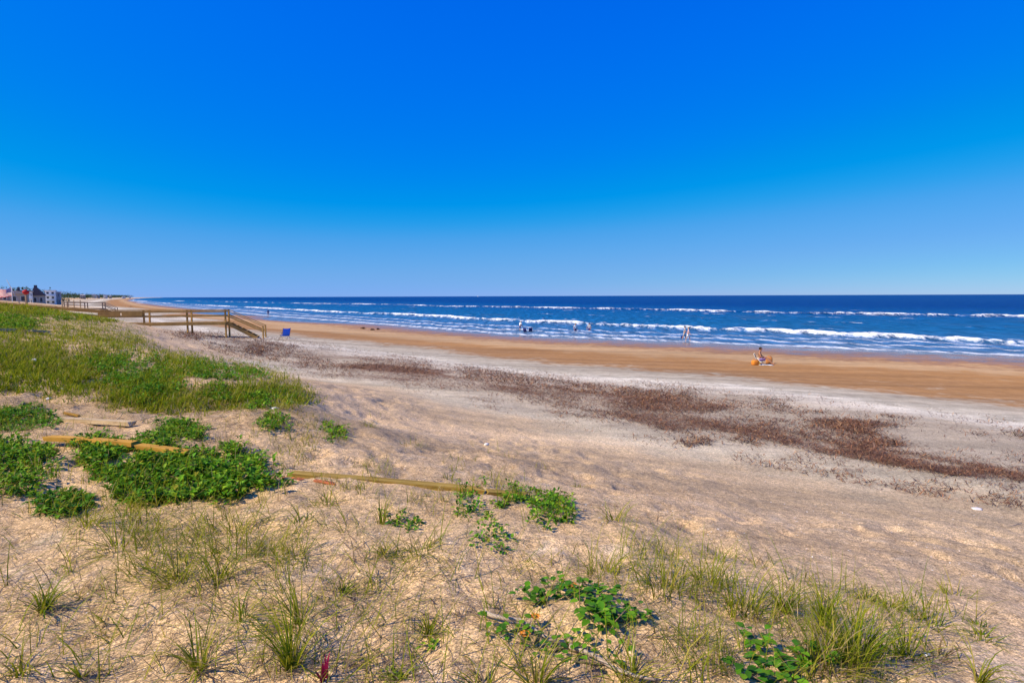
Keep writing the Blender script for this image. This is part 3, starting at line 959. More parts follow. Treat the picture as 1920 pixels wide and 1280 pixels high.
wrack(band, 5200, 0.06, 80, 45, W=0.018, yst=0.15, cols=WEED + [(0.09, 0.085, 0.06)])
wide = [(560, 650), (960, 690), (1440, 740), (1980, 830), (1980, 970), (1700, 925), (1440, 880), (1200, 830), (960, 780), (700, 720), (560, 690)]
wrack(wide, 9000, -0.05, 50, 48, L=(0.03, 0.16), W=0.012, lift=0.02)
broad = [(420, 640), (560, 648), (760, 666), (960, 700), (1200, 728), (1440, 758), (1640, 788), (1640, 860), (1440, 838), (1200, 800), (960, 764), (760, 722), (600, 704), (480, 676)]
wrack(broad, 17000, 0.0, 70, 51, L=(0.05, 0.2), W=0.016, lift=0.03, yst=0.13, curl=0.8)
wrack([(300, 604), (700, 650), (960, 690), (1440, 730), (1980, 800), (1980, 812), (1440, 742), (960, 702), (700, 664), (300, 612)], 1500, 0.10, 60, 49, L=(0.05, 0.18), W=0.014, lift=0.02)
tag(obj('seaweed_wrack', acc.mesh('seaweed_wrack'), M['weed']), 'reddish brown seaweed lying in drifts along the tide line', 'seaweed', kind='stuff')

# ------------------------------------------------------------------ leafy plants on the dune
def plant(name, label, cat, fill, mat=None, group=None, origin=None):
    """one plant: stems and foliage as parts under an empty at its base"""
    o = empty(name, origin)
    tag(o, label, cat, group)
    for pname, a, m in fill:
        if a.n:
            obj(pname, a.mesh(pname, origin), m, o)['kind'] = 'stuff'
    return o

def leafy_patch(label, poly, n, hgt, per=9, L=(0.035, 0.07), cols=LEAFG, asp=0.5, name='leafy_plant', grass=0, seed=0, patch=0.0, soft=8):
    grass = grass or (n // 3 if n > 40 else 0)
    pts = sample_poly(poly, n, patch=patch, pscale=40, seed=seed, soft=soft)
    pts[:, 2] = ground(pts[:, 0], pts[:, 1])
    a = Acc(); st = Acc()
    leaf_clump(a, pts, hgt, per, L, asp, cols)
    stems(st, pts[::2], hgt * 0.8, [(0.10, 0.13, 0.03), (0.16, 0.12, 0.05)], 0.005)
    fill = [('foliage', a, M['leaf']), ('stems', st, M['straw'])]
    if grass:
        g = Acc()
        grass_field(g, pts[:grass], (hgt, hgt * 1.6), 0.006, 3, GREEN, 0.3, 0.8)
        fill.append(('grass_blades', g, M['grass']))
    c = pts.mean(0); c[2] = float(ground(c[0], c[1]))
    return plant(name, label, 'plant', fill, origin=tuple(float(v) for v in c))

G1 = 'leafy green plants on the dune'
big = [(120, 838), (200, 826), (300, 818), (330, 800), (375, 812), (380, 838), (440, 842), (480, 860), (500, 890), (538, 912), (520, 922), (470, 916), (440, 932), (380, 930), (320, 942), (240, 938), (210, 916), (185, 888), (140, 866)]
leafy_patch('widest mat of bright green leafy plants around the broken ochre board', big, 1150, 0.155, 11, (0.035, 0.075), grass=240, seed=61, patch=-0.24, soft=9)['group'] = G1
leafy_patch('dark green leafy clump at the left edge above the ochre board', [(-40, 775), (60, 768), (112, 790), (90, 804), (20, 812), (-40, 806)], 260, 0.13, 10, cols=DARKG)['group'] = G1
leafy_patch('small rounded dark green plant alone on bare sand at lower left', [(70, 942), (110, 925), (160, 932), (172, 955), (120, 968), (80, 962)], 100, 0.10, 11, (0.04, 0.07), cols=DARKG, soft=2)['group'] = G1
leafy_patch('loose green plants at the left edge below the ochre board end', [(-40, 824), (50, 832), (100, 850), (100, 900), (40, 890), (-40, 884)], 260, 0.12, 9, seed=62, patch=-0.1)['group'] = G1
leafy_patch('sparse small green shoots left of the wide leafy mat, near the lower left', [(-20, 885), (70, 908), (75, 935), (30, 940), (-20, 925)], 70, 0.09, 8, cols=LEAFG)['group'] = G1
leafy_patch('small green tuft of leaves behind the ochre board by the dead twigs', [(300, 800), (335, 790), (380, 812), (375, 830), (310, 826)], 120, 0.13, 9)['group'] = G1
leafy_patch('green leafy clump at the right end of the long olive board', [(985, 950), (1010, 930), (1050, 935), (1078, 960), (1070, 985), (1035, 990), (1000, 980)], 90, 0.12, 10, (0.03, 0.06), soft=7)['group'] = G1
leafy_patch('upright green shoots growing over the long olive board', [(885, 925), (940, 915), (985, 935), (985, 975), (930, 970), (870, 975), (860, 945)], 70, 0.14, 8, (0.025, 0.055), soft=9, patch=-0.05, seed=66)['group'] = G1
leafy_patch('thin green shoots standing just below the long olive board', [(905, 990), (950, 1000), (958, 1030), (930, 1035), (905, 1015)], 18, 0.13, 8, (0.025, 0.05))['group'] = G1
leafy_patch('flat little green plant between grass tufts below the olive board', [(735, 975), (770, 970), (790, 985), (760, 992)], 18, 0.05, 8, (0.025, 0.05))['group'] = G1
leafy_patch('dark green shrub patch on the dune bank crest nearest the beach', [(330, 690), (380, 678), (440, 684), (490, 694), (500, 712), (440, 712), (380, 715)], 340, 0.18, 9, (0.04, 0.085), cols=DARKG + LEAFG[:2])['group'] = G1
leafy_patch('large dark green shrub patch in the middle of the dune bank', [(150, 680), (230, 664), (290, 680), (330, 700), (345, 735), (310, 752), (240, 735), (160, 712)], 720, 0.20, 9, (0.04, 0.085), cols=DARKG + LEAFG[:2], grass=260, soft=14, seed=64, patch=-0.1)['group'] = G1
leafy_patch('green shrub patch at the beach end of the dune bank foot', [(380, 735), (440, 722), (520, 735), (560, 750), (500, 768), (430, 762)], 330, 0.15, 9, (0.035, 0.07), seed=65, patch=-0.05, grass=160, soft=10)['group'] = G1
leafy_patch('bright green shrub patch high on the left end of the dune bank', [(-40, 596), (30, 592), (70, 600), (78, 612), (30, 618), (-40, 612)], 420, 0.24, 10, (0.06, 0.11), cols=LEAFG)['group'] = G1
leafy_patch('narrow green shrub below the boardwalk rail on the bank top', [(70, 580), (150, 585), (190, 598), (120, 600), (60, 592)], 260, 0.22, 9, (0.06, 0.11), cols=LEAFG, seed=68, patch=-0.1)['group'] = G1
leafy_patch('small green clump on sand right below the bank foot', [(495, 785), (530, 780), (540, 805), (505, 812)], 70, 0.13, 9, cols=LEAFG)['group'] = G1
leafy_patch('small green tuft of leaves right of the bank on bare sand', [(600, 790), (640, 796), (645, 825), (610, 822)], 50, 0.12, 8, cols=LEAFG)['group'] = G1

# spreading vine with round leaves and orange flowers, foreground
def vine(label, spots, leafL, n_each, name='beach_vine'):
    a = Acc(); st = Acc()
    ctr = [P(x, y) for x, y in spots]
    for c in ctr:
        n_ = n_each
        pos = np.repeat(np.array(c)[None], n_, 0)
        ang = RNG.uniform(0, 6.28, n_); rr_ = 0.055 * np.sqrt(RNG.uniform(0, 1, n_))
        pos[:, 0] += rr_ * np.cos(ang); pos[:, 1] += rr_ * np.sin(ang)
        pos[:, 2] = ground(pos[:, 0], pos[:, 1]) + RNG.uniform(0.01, 0.07, n_)
        l_ = RNG.uniform(0.7, 1.2, n_) * leafL
        a.add(leaves(pos, ang, RNG.uniform(-0.1, 0.7, n_), l_, l_ * 0.75, pal(DARKG + LEAFG[:2], n_), 0.12, 0.25))
        sp = pos[:6].copy(); sp[:, 2] = ground(sp[:, 0], sp[:, 1])
        stems(st, sp, 0.05, [(0.10, 0.14, 0.03)], 0.004)
    # runners on the sand from patch to patch
    bm = bmesh.new()
    for p0, p1 in zip(ctr[:-1], ctr[1:]):
        if (p1 - p0).length > 0.6: continue
        pts = []
        for k in range(6):
            q_ = p0.lerp(p1, k / 5)
            q_.z = float(ground(q_.x, q_.y)) + 0.006
            pts.append(q_ - ctr[0])
        tube_bm(bm, pts, [0.004] * 6, 5)
    o = plant(name, label, 'plant', [('foliage', a, M['leaf']), ('stems', st, M['straw'])], origin=tuple(ctr[0]))
    if len(bm.faces):
        obj('runner', bm_mesh('runner', bm), M['straw_green'], o)['kind'] = 'stuff'
    else: bm.free()
    return o, ctr
M['straw_green'] = plain('green_runner', (0.16, 0.15, 0.05), 0.8)
vn, vc = vine('dark green round-leaved creeper with orange flowers behind the driftwood stick', [(985, 1118), (1010, 1125), (1040, 1100), (1060, 1122), (1085, 1120), (1105, 1108), (1120, 1135), (1100, 1150), (1115, 1168), (1140, 1118), (1130, 1160), (1165, 1162), (1200, 1158), (1135, 1175)], 0.05, 16)
vine('small green creeper leaves along the driftwood stick', [(925, 1182), (958, 1187), (1010, 1180), (1000, 1212), (1035, 1215), (1080, 1195), (1100, 1210), (1080, 1238), (1160, 1225)], 0.042, 8)
vine('dark green round leaves under the tall grass at the lower right', [(1420, 1205), (1440, 1235), (1395, 1268), (1455, 1268), (1490, 1240), (1520, 1242), (1545, 1238), (1470, 1275)], 0.055, 14)
def flower(px, py, label):
    p = P(px, py)
    o = empty('orange_flower', p)
    tag(o, label, 'flower', 'orange flowers in the creeper')
    part_beam('stem', (0, 0, -0.01), (0, 0, 0.05), 0.004, 0.004, M['straw_green'], o, 0)
    for k in range(7):
        a = k * 2 * math.pi / 7
        bm = bmesh.new()
        c, s_ = math.cos(a), math.sin(a)
        vs_ = [bm.verts.new(q_) for q_ in [(0.004 * c, 0.004 * s_, 0.05), (0.018 * c - 0.010 * s_, 0.018 * s_ + 0.010 * c, 0.058), (0.030 * c, 0.030 * s_, 0.056), (0.018 * c + 0.010 * s_, 0.018 * s_ - 0.010 * c, 0.058)]]
        bm.faces.new(vs_)
        obj('petal', bm_mesh('petal', bm), M['flower'], o)
    bm = bmesh.new()
    lathe_bm(bm, [(0.002, 0.046), (0.010, 0.052), (0.010, 0.058), (0.003, 0.063)], 8)
    obj('flower_centre', bm_mesh('flower_centre', bm), M['rust_cloth'], o)
flower(1003, 1168, 'orange flower just above the driftwood stick')
flower(984, 1206, 'orange flower just below the driftwood stick')
flower(1073, 1114, 'orange flower among the creeper leaves highest in the patch')

# ------------------------------------------------------------------ single grass tufts
GT = 'grass tufts on the near sand'
def grass_tuft(label, px, py, n, L, spread=0.5, curl=1.0, cols=None, rad=0.05, W=0.005, wind=0.0, wstr=0.0, name='grass_tuft'):
    p = P(px, py)
    n = int(n * (1.5 if n < 50 else 0.85)); L *= 1.12; W *= 1.25; curl = curl + 0.55; spread = spread * 1.15
    a = Acc()
    tuft(a, p, n, L, spread, curl, W, cols or (GREEN + OLIVE[:2]), rad=rad, wind=wind, wstr=wstr)
    d = Acc()
    tuft(d, p, max(4, n // 5), L * 0.8, spread * 1.3, curl, W * 0.7, STRAW, rad=rad, wind=wind, wstr=wstr)
    return plant(name, label, 'grass tuft', [('green_blades', a, M['grass']), ('dry_blades', d, M['straw'])], group=GT, origin=tuple(p))
EA = 0.0       # to the right in the picture
WE = math.pi
grass_tuft('green sword-like tuft near the left edge of the foreground', 80, 1142, 26, 0.24, 0.55, 0.9, rad=0.02, W=0.008)
grass_tuft('bent little tuft with two drooping blades right of the sword-like tuft', 200, 1170, 8, 0.13, 0.9, 1.5, rad=0.01, W=0.007, wind=WE, wstr=0.8)
grass_tuft('low tuft sprouting at the bottom left corner', 42, 1272, 12, 0.12, 0.4, 0.5, rad=0.03, W=0.007)
grass_tuft('single broad green blade pair right of the bottom left corner', 154, 1268, 5, 0.12, 0.4, 0.3, rad=0.01, W=0.012)
grass_tuft('dense dark tuft casting the longest shadow in the left foreground', 405, 1092, 70, 0.30, 0.5, 1.0, rad=0.07)
grass_tuft('flattened olive tuft left of the dense dark tuft', 330, 1095, 34, 0.40, 1.1, 0.5, rad=0.06, wind=WE, wstr=1.0)
grass_tuft('wide olive tuft behind the dense dark tuft', 440, 1040, 60, 0.30, 0.7, 0.9, OLIVE + GREEN[:2], rad=0.16)
grass_tuft('flattened green tuft reaching left toward the frame edge', 215, 1035, 40, 0.42, 1.15, 0.4, rad=0.06, wind=WE, wstr=0.9)
grass_tuft('green tuft leaning right above the flattened ones at left', 170, 990, 34, 0.30, 1.0, 0.6, rad=0.06, wind=EA, wstr=0.8)
grass_tuft('dry dark-stemmed olive tuft right of the lower left corner', 372, 1258, 22, 0.26, 0.6, 0.9, OLIVE, rad=0.03, W=0.007)
grass_tuft('low arching green tuft with dark shadow above bottom centre left', 455, 1165, 34, 0.24, 1.1, 0.6, rad=0.05, wind=EA, wstr=0.6)
grass_tuft('tall thin tuft of long arching blades at bottom centre left', 545, 1255, 40, 0.42, 0.35, 1.3, rad=0.02, wind=WE, wstr=0.5)
grass_tuft('long thin arching tuft leaning left above the tall thin tuft', 560, 1180, 26, 0.38, 0.8, 1.0, OLIVE, rad=0.02, wind=WE, wstr=0.9)
grass_tuft('drooping green tuft left of the centre of the foreground', 640, 1112, 26, 0.18, 0.8, 1.3, rad=0.02)
grass_tuft('fountain-shaped little tuft in the middle of bare foreground sand', 803, 1172, 34, 0.16, 0.7, 1.4, rad=0.015)
grass_tuft('brown and green tuft at the bottom edge left of the driftwood stick', 905, 1278, 34, 0.24, 0.9, 0.6, rad=0.04, wind=WE, wstr=0.6)
grass_tuft('spreading olive tuft at the bottom edge below the creeper', 1005, 1275, 30, 0.26, 0.7, 0.9, OLIVE, rad=0.03)
grass_tuft('dry olive tuft on the driftwood stick end', 1185, 1262, 34, 0.24, 0.6, 0.8, OLIVE, rad=0.04)
grass_tuft('brown-green drooping tuft in the middle distance left of centre', 722, 1040, 40, 0.18, 0.7, 1.3, OLIVE, rad=0.03)
grass_tuft('yellow-green sprawling tuft in the middle of the sand above the fountain-shaped one', 790, 1035, 44, 0.24, 0.9, 0.9, OLIVE, rad=0.07)
grass_tuft('upright weedy tuft standing in front of the olive board', 715, 978, 18, 0.24, 0.2, 0.3, OLIVE, rad=0.03)
grass_tuft('green low tuft left of the upright weedy one below the board', 565, 985, 44, 0.22, 0.9, 0.9, rad=0.07)
grass_tuft('low olive tuft just under the red splintered board piece', 610, 940, 40, 0.20, 0.9, 0.9, OLIVE, rad=0.05)
grass_tuft('broad olive tuft at the left end of the right-hand grass', 1245, 1110, 80, 0.30, 0.5, 0.9, OLIVE + GREEN[:1], rad=0.14)
grass_tuft('pale olive tuft above the creeper', 1130, 1070, 40, 0.28, 1.0, 0.6, OLIVE, rad=0.09, wind=WE, wstr=0.4)
grass_tuft('tall green tuft at the back of the right-hand grass', 1395, 1135, 90, 0.34, 0.35, 0.8, rad=0.09)
grass_tuft('thin arching tuft at the back edge of the right-hand grass', 1330, 1090, 50, 0.34, 0.5, 1.1, OLIVE, rad=0.10)
grass_tuft('slim green tuft right of the tall back tuft', 1470, 1140, 46, 0.28, 0.35, 1.1, rad=0.03)
grass_tuft('slim upright dark-tipped tuft in the right-hand grass', 1545, 1165, 44, 0.28, 0.25, 0.6, rad=0.025)
grass_tuft('densest bright green tuft in the right-hand grass', 1602, 1235, 130, 0.34, 0.35, 0.7, GREEN, rad=0.07)
grass_tuft('dry yellow tuft left of the densest bright tuft', 1545, 1250, 90, 0.34, 0.5, 0.7, OLIVE + STRAW[:2], rad=0.10)
grass_tuft('bright green tuft right of the densest one', 1700, 1225, 80, 0.24, 0.5, 0.8, GREEN, rad=0.06)
grass_tuft('small yellowish tuft on the sand at the back right', 1625, 1115, 54, 0.16, 0.6, 0.6, OLIVE + GREEN[:1], rad=0.04)
grass_tuft('low olive tuft beside the small yellowish one', 1668, 1128, 40, 0.16, 0.9, 0.6, OLIVE, rad=0.06)
grass_tuft('dark olive low tuft in the right foreground between two sand hollows', 1745, 1165, 70, 0.22, 0.9, 0.7, GREEN + OLIVE, rad=0.09)
grass_tuft('flat yellow-green tuft farthest right at the grass edge', 1790, 1118, 54, 0.18, 1.1, 0.4, GREEN + OLIVE, rad=0.08, wind=EA, wstr=0.5)
grass_tuft('small flat green tuft on bare sand near the right edge', 1842, 1192, 46, 0.14, 1.1, 0.4, GREEN, rad=0.06)
grass_tuft('small green tuft just above the flat one near the right edge', 1838, 1170, 30, 0.12, 1.0, 0.4, GREEN, rad=0.04)
grass_tuft('lone tuft with one long looping blade at the bottom right corner', 1838, 1284, 16, 0.28, 0.25, 2.2, OLIVE, rad=0.02, wind=EA, wstr=0.8)
grass_tuft('brown withered tuft below the dark olive one at right', 1762, 1225, 30, 0.18, 1.0, 0.6, STRAW, rad=0.03, wind=EA, wstr=0.6)
grass_tuft('thin arching dry tuft at the far right of the olive board', 1150, 985, 26, 0.26, 0.6, 0.9, OLIVE, rad=0.06)
grass_tuft('small olive tuft on the sand slope nearest the seaweed', 1085, 915, 26, 0.12, 0.9, 0.5, OLIVE, rad=0.04)
grass_tuft('green tuft on bare sand right of the bank foot', 690, 800, 44, 0.20, 0.8, 0.8, OLIVE + GREEN[:2], rad=0.10)
grass_tuft('long low olive tuft on the sand in the middle distance', 775, 832, 60, 0.20, 0.9, 0.7, OLIVE + GREEN[:2], rad=0.18)
grass_tuft('olive tuft on the sand just right of the small leafy clump', 630, 825, 50, 0.22, 0.8, 0.8, OLIVE + GREEN[:2], rad=0.12)
grass_tuft('small tuft of fine blades above the middle of the olive board', 840, 900, 24, 0.14, 0.9, 0.6, OLIVE, rad=0.05)

# maroon plant at the bottom edge
pm = P(606, 1278)
a = Acc()
tuft(a, pm, 7, 0.11, 0.18, 0.2, 0.016, [(0.26, 0.008, 0.05), (0.34, 0.02, 0.06)], rad=0.012)
b_ = Acc()
tuft(b_, pm, 12, 0.20, 0.8, 0.7, 0.004, STRAW[2:], rad=0.03)
plant('maroon_plant', 'small maroon red plant with dry stems at the bottom edge', 'plant', [('red_leaves', a, M['leaf']), ('dry_stems', b_, M['straw'])], origin=tuple(pm))
leafy_patch('little yellow-green seedling at the bottom edge right of the maroon plant', [(728, 1262), (748, 1258), (752, 1276), (732, 1278)], 9, 0.06, 8, (0.025, 0.04), cols=[(0.16, 0.24, 0.02), (0.22, 0.24, 0.03)], soft=0, name='seedling')
leafy_patch('single tiny green seedling on bare sand right of the fountain-shaped tuft', [(814, 1198), (826, 1196), (826, 1206), (816, 1207)], 3, 0.025, 5, (0.03, 0.04), soft=0, name='seedling')

# dead forked twigs near the pale board
def twig(label, pts, rad, name='dead_twig', mat='drift', lift=0.02, group=None):
    w = [P(*p[:2]) + Vector((0, 0, p[2] if len(p) > 2 else lift)) for p in pts]
    o = w[0].copy()
    bm = bmesh.new()
    rr_ = [rad * (1 - 0.55 * i / (len(w) - 1)) for i in range(len(w))]
    tube_bm(bm, [q_ - o for q_ in w], rr_, 7)
    ob = obj(name, bm_mesh(name, bm, True), M[mat])
    ob.location = o
    return tag(ob, label, 'twig' if 'twig' in name else 'driftwood', group)
twig('bleached driftwood stick lying left end up beside the creeper', [(905, 1150), (925, 1160), (950, 1170), (975, 1172), (1000, 1186), (1030, 1198), (1062, 1204)], 0.012, 'driftwood_stick', lift=0.03)
twig('straight bleached driftwood stick pointing to the bottom edge', [(1068, 1213), (1110, 1226), (1150, 1243), (1190, 1262), (1230, 1278)], 0.013, 'driftwood_stick', lift=0.03)
twig('thin grey twig sticking up behind the broken ochre board', [(205, 795, 0.0), (228, 800, 0.12), (232, 800, 0.17)], 0.008, lift=0)
for k, (lab, pts) in enumerate([
    ('grey bent twig right of the pale board', [(262, 788), (278, 782), (292, 777), (300, 770)]),
    ('grey forked twig beside the bent one', [(255, 792), (275, 792), (296, 786), (305, 776)]),
    ('dark dead stem standing near the wide leafy mat right edge', [(500, 862, 0), (497, 862, 0.10), (505, 862, 0.18)]),
    ('brown twig lying on sand at the right foreground edge', [(1880, 990), (1895, 992), (1915, 986)])]):
    twig(lab, pts, 0.006 if k != 3 else 0.008)

# ------------------------------------------------------------------ boards lying on the dune
def board(label, p0, p1, w, th, mat, lift=0.0, tilt=0.0, name='wooden_board', notch=None):
    """plank from photo point p0 to p1 on the ground, chipped ends"""
    a, b = P(*p0), P(*p1)
    a.z += lift; b.z += lift
    c = (a + b) / 2
    L = (b - a).length
    x = (b - a).normalized()
    y = Vector((0, 0, 1)).cross(x).normalized()
    z = x.cross(y)
    bm = bmesh.new()
    nseg = max(4, int(L / 0.22))
    rows = []
    for i in range(nseg + 1):
        s = i / nseg
        jag = 0.03 if i in (0, nseg) else 0.0
        bend = 0.004 * math.sin(s * math.pi)
        rows.append([bm.verts.new((-L / 2 + L * s + random.uniform(-jag, jag), sy * w / 2 * random.uniform(0.96, 1.02), sz + bend)) for sy, sz in ((-1, 0), (1, 0), (1, th), (-1, th))])
    for r0, r1 in zip(rows[:-1], rows[1:]):
        for k in range(4):
            bm.faces.new((r0[k], r0[(k + 1) % 4], r1[(k + 1) % 4], r1[k]))
    bm.faces.new(rows[0][::-1]); bm.faces.new(rows[-1])
    bmesh.ops.recalc_face_normals(bm, faces=bm.faces)
    o = obj(name, bm_mesh(name, bm), M[mat])
    o.matrix_world = Matrix.Translation(c) @ Matrix((x, y, z)).transposed().to_4x4() @ Matrix.Rotation(tilt, 4, 'X')
    return tag(o, label, 'board', 'loose boards on the dune')
board('thick ochre board on the wide leafy mat, left longer piece', (92, 836), (255, 855), 0.09, 0.045, 'board_yellow', 0.055)
board('short ochre board piece right of a gap, sinking into green leaves', (262, 857), (356, 868), 0.09, 0.04, 'board_yellow', 0.055)
board('long olive board lying half buried across the middle of the sand', (545, 897), (905, 932), 0.10, 0.05, 'board_olive', -0.005)
board('buried olive board end hidden among upright green shoots', (912, 934), (985, 942), 0.10, 0.045, 'board_olive', -0.01)
board('left red splintered wood piece below the olive board', (530, 897), (565, 903), 0.045, 0.012, 'brick_red', -0.002, name='wood_splinter')
board('right red splintered wood piece below the olive board', (592, 906), (628, 909), 0.04, 0.012, 'brick_red', -0.002, name='wood_splinter')
board('pale weathered board lying behind the ochre board', (108, 790), (250, 803), 0.10, 0.05, 'board_pale', 0.02)
board('small orange offcut above the pale board', (122, 779), (150, 778), 0.05, 0.02, 'board_yellow', 0.0)
board('short grey plank with a dark edge on the upper dune bank', (52, 626), (86, 625.5), 0.25, 0.05, 'board_grey', 0.03)
board('pale narrow board at the left edge of the upper dune bank', (-30, 624), (26, 624), 0.14, 0.08, 'board_pale', 0.03)

# shells, a scrap of plastic and small pale stones
def pebble(label, px, py, s, mat='shell', name='shell', cat='shell', flat=0.5):
    p = P(px, py)
    bm = bmesh.new()
    bmesh.ops.create_icosphere(bm, subdivisions=2, radius=1.0)
    for v in bm.verts:
        k = 1 + 0.25 * math.sin(5 * v.co.x + px) * math.cos(4 * v.co.y + py)
        v.co = Vector((v.co.x * s * k, v.co.y * s * 0.75 * k, v.co.z * s * flat))
    o = obj(name, bm_mesh(name, bm, True), M[mat])
    o.location = p + Vector((0, 0, s * flat * 0.5))
    o.rotation_euler = (0, 0, px)
    return tag(o, label, cat)
pebble('pale shell on the open sand slope left of the seaweed', 912, 834, 0.05)
pebble('pale rock half hidden in the bank grass at upper left', 65, 684, 0.075, 'shell', 'pale_rock', 'rock', 0.7)
pebble('white plastic scrap on the sand below the bank foot', 515, 768, 0.06, 'plastic_bag', 'plastic_scrap', 'litter', 0.35)
pebble('flat pale scrap on the cream sand near the right edge', 1832, 955, 0.08, 'shell', 'plastic_scrap', 'litter', 0.08)
pebble('small white plastic scrap beside the left olive grass of the bank foot', 92, 742, 0.045, 'plastic_bag', 'plastic_scrap', 'litter', 0.5)
pebble('white scrap in the bank grass above the pale board', 117, 728, 0.045, 'plastic_bag', 'plastic_scrap', 'litter', 0.8)
pebble('tiny white scrap under the withered tuft at right', 1738, 1222, 0.02, 'plastic_bag', 'plastic_scrap', 'litter', 0.3)
acc = Acc()
for poly, n_, sz in (([(-40, 960), (900, 960), (1400, 1060), (1900, 1180), (1900, 1290), (-40, 1290)], 1500, 0.006), ([(560, 760), (1300, 860), (1920, 970), (1920, 1100), (900, 960)], 900, 0.012), ([(700, 664), (1440, 725), (1960, 790), (1960, 815), (1440, 745), (700, 676)], 900, 0.03)):
    p = sample_poly(poly, n_)
    N = len(p)
    p[:, 2] += 0.002
    l_ = sz * RNG.uniform(0.5, 1.8, N)
    acc.add(leaves(p, RNG.uniform(0, 6.28, N), RNG.uniform(-0.1, 0.35, N), l_, l_ * 0.8, pal([(0.72, 0.66, 0.58), (0.62, 0.5, 0.4), (0.3, 0.2, 0.13)], N), 0.2, 0.0))
tag(obj('shell_bits', acc.mesh('shell_bits'), M['straw']), 'tiny shell fragments scattered over the sand', 'shells', kind='stuff')

# ------------------------------------------------------------------ dune walkover with stairs
WA = R(15)
WU = Vector((math.cos(WA), math.sin(WA), 0))
WV = Vector((-math.sin(WA), math.cos(WA), 0))
def walkover(label, origin, z_rail, z_deck, bays, climb, stair_run, n_step, width=1.25, mat='timber', detail=True, back_panel=True):
    """origin: foot of the seaward near post; bays go back landward"""
    root = empty('dune_walkover', origin)
    tag(root, label, 'boardwalk', 'boardwalks over the dune')
    O = Vector(origin)
    def L(u, v, z): return WU * u + WV * v + Vector((0, 0, z - O.z))
    def gz(u, v):
        q_ = O + WU * u + WV * v
        return float(ground(q_.x, q_.y))
    m = M[mat]
    us = [0.0]
    for b in bays: us.append(us[-1] - b)
    zr = [z_rail + c for c in climb]; zd = [z_deck + c for c in climb]
    for side in (0, 1):
        v = side * width
        for i, u in enumerate(us):
            part_beam('post', L(u, v, gz(u, v) - 0.4), L(u, v, zr[i] - 0.02), 0.11, 0.11, m, root)
        for i in range(len(us) - 1):
            part_beam('top_rail', L(us[i], v, zr[i]), L(us[i + 1], v, zr[i + 1]), 0.15, 0.045, m, root)
            off = -0.075 if side == 0 else 0.075
            part_beam('side_rail', L(us[i], v + off, zr[i] - 0.13), L(us[i + 1], v + off, zr[i + 1] - 0.13), 0.035, 0.11, m, root)
            part_beam('middle_rail', L(us[i], v + off, zr[i] - 0.48), L(us[i + 1], v + off, zr[i + 1] - 0.48), 0.035, 0.10, m, root)
            part_beam('joist', L(us[i], v + off * 1.05, zd[i] - 0.13), L(us[i + 1], v + off * 1.05, zd[i + 1] - 0.13), 0.045, 0.19, m, root)
    # deck planks
    for i in range(len(us) - 1):
        n_ = int(bays[i] / 0.145)
        for k in range(n_):
            s = (k + 0.5) / n_
            u = us[i] + (us[i + 1] - us[i]) * s
            z = zd[i] + (zd[i + 1] - zd[i]) * s
            part_beam('deck_plank', L(u, -0.1, z - 0.015), L(u, width + 0.1, z - 0.015), 0.132, 0.035, m, root, 0)
    # stairs
    zb = gz(stair_run, 0) + 0.02
    for side in (0, 1):
        v = side * width
        gb = gz(stair_run, v)
        part_beam('stair_post', L(stair_run, v, gb - 0.4), L(stair_run, v, zb + 0.98), 0.10, 0.10, m, root)
        part_beam('stair_rail', L(0.0, v, z_rail), L(stair_run + 0.06, v, zb + 1.0), 0.14, 0.045, m, root)
        part_beam('stair_middle_rail', L(0.0, v, z_rail - 0.42), L(stair_run, v, zb + 0.56), 0.035, 0.10, m, root)
        vi = 0.12 if side == 0 else width - 0.12
        part_beam('stringer', L(0.05, vi, z_deck - 0.10), L(stair_run - 0.5, vi, zb + 0.02), 0.05, 0.24, m, root)
    for k in range(n_step):
        s = (k + 0.6) / n_step
        u = 0.05 + (stair_run - 0.5) * s
        z = z_deck - (z_deck - zb) * s
        part_box('stair_tread', L(u, width / 2, z + 0.06), (0.29, width - 0.3, 0.04), m, root, 0.004, Matrix.Rotation(WA, 3, 'Z'))
    return root, L, us, zr, zd
p_end = at_depth(424, 625, 45.5)
gz0 = float(ground(p_end.x, p_end.y))
wk, WL, us, zr, zd = walkover('yellow-brown timber boardwalk with railing and stairs down to the beach', (p_end.x, p_end.y, gz0), 4.19, 3.22,
     [2.75, 3.0, 3.0, 3.3, 3.6, 4.0], [0, 0, 0.0, 0.03, 0.36, 0.74, 1.0], 2.75, 6)
# solid double boards on the third bay
for k, (a_, b_) in enumerate(((us[2], (us[2] + us[3]) / 2), ((us[2] + us[3]) / 2, us[3]))):
    part_beam('panel_board', WL(a_ - 0.04, -0.11, 3.96), WL(b_ + 0.04, -0.11, 3.96), 0.03, 0.36, M['timber'], wk)

p2 = at_depth(193, 583, 88)
WA = R(20); WU = Vector((math.cos(WA), math.sin(WA), 0)); WV = Vector((-math.sin(WA), math.cos(WA), 0))
g2 = float(ground(p2.x, p2.y))
walkover('dark distant boardwalk railing and stairs behind the nearer boardwalk', (p2.x, p2.y, g2), g2 + 1.75, g2 + 0.8, [2.3, 2.6], [0, 0, 0.1], 1.6, 3, 1.2, 'timber_grey')

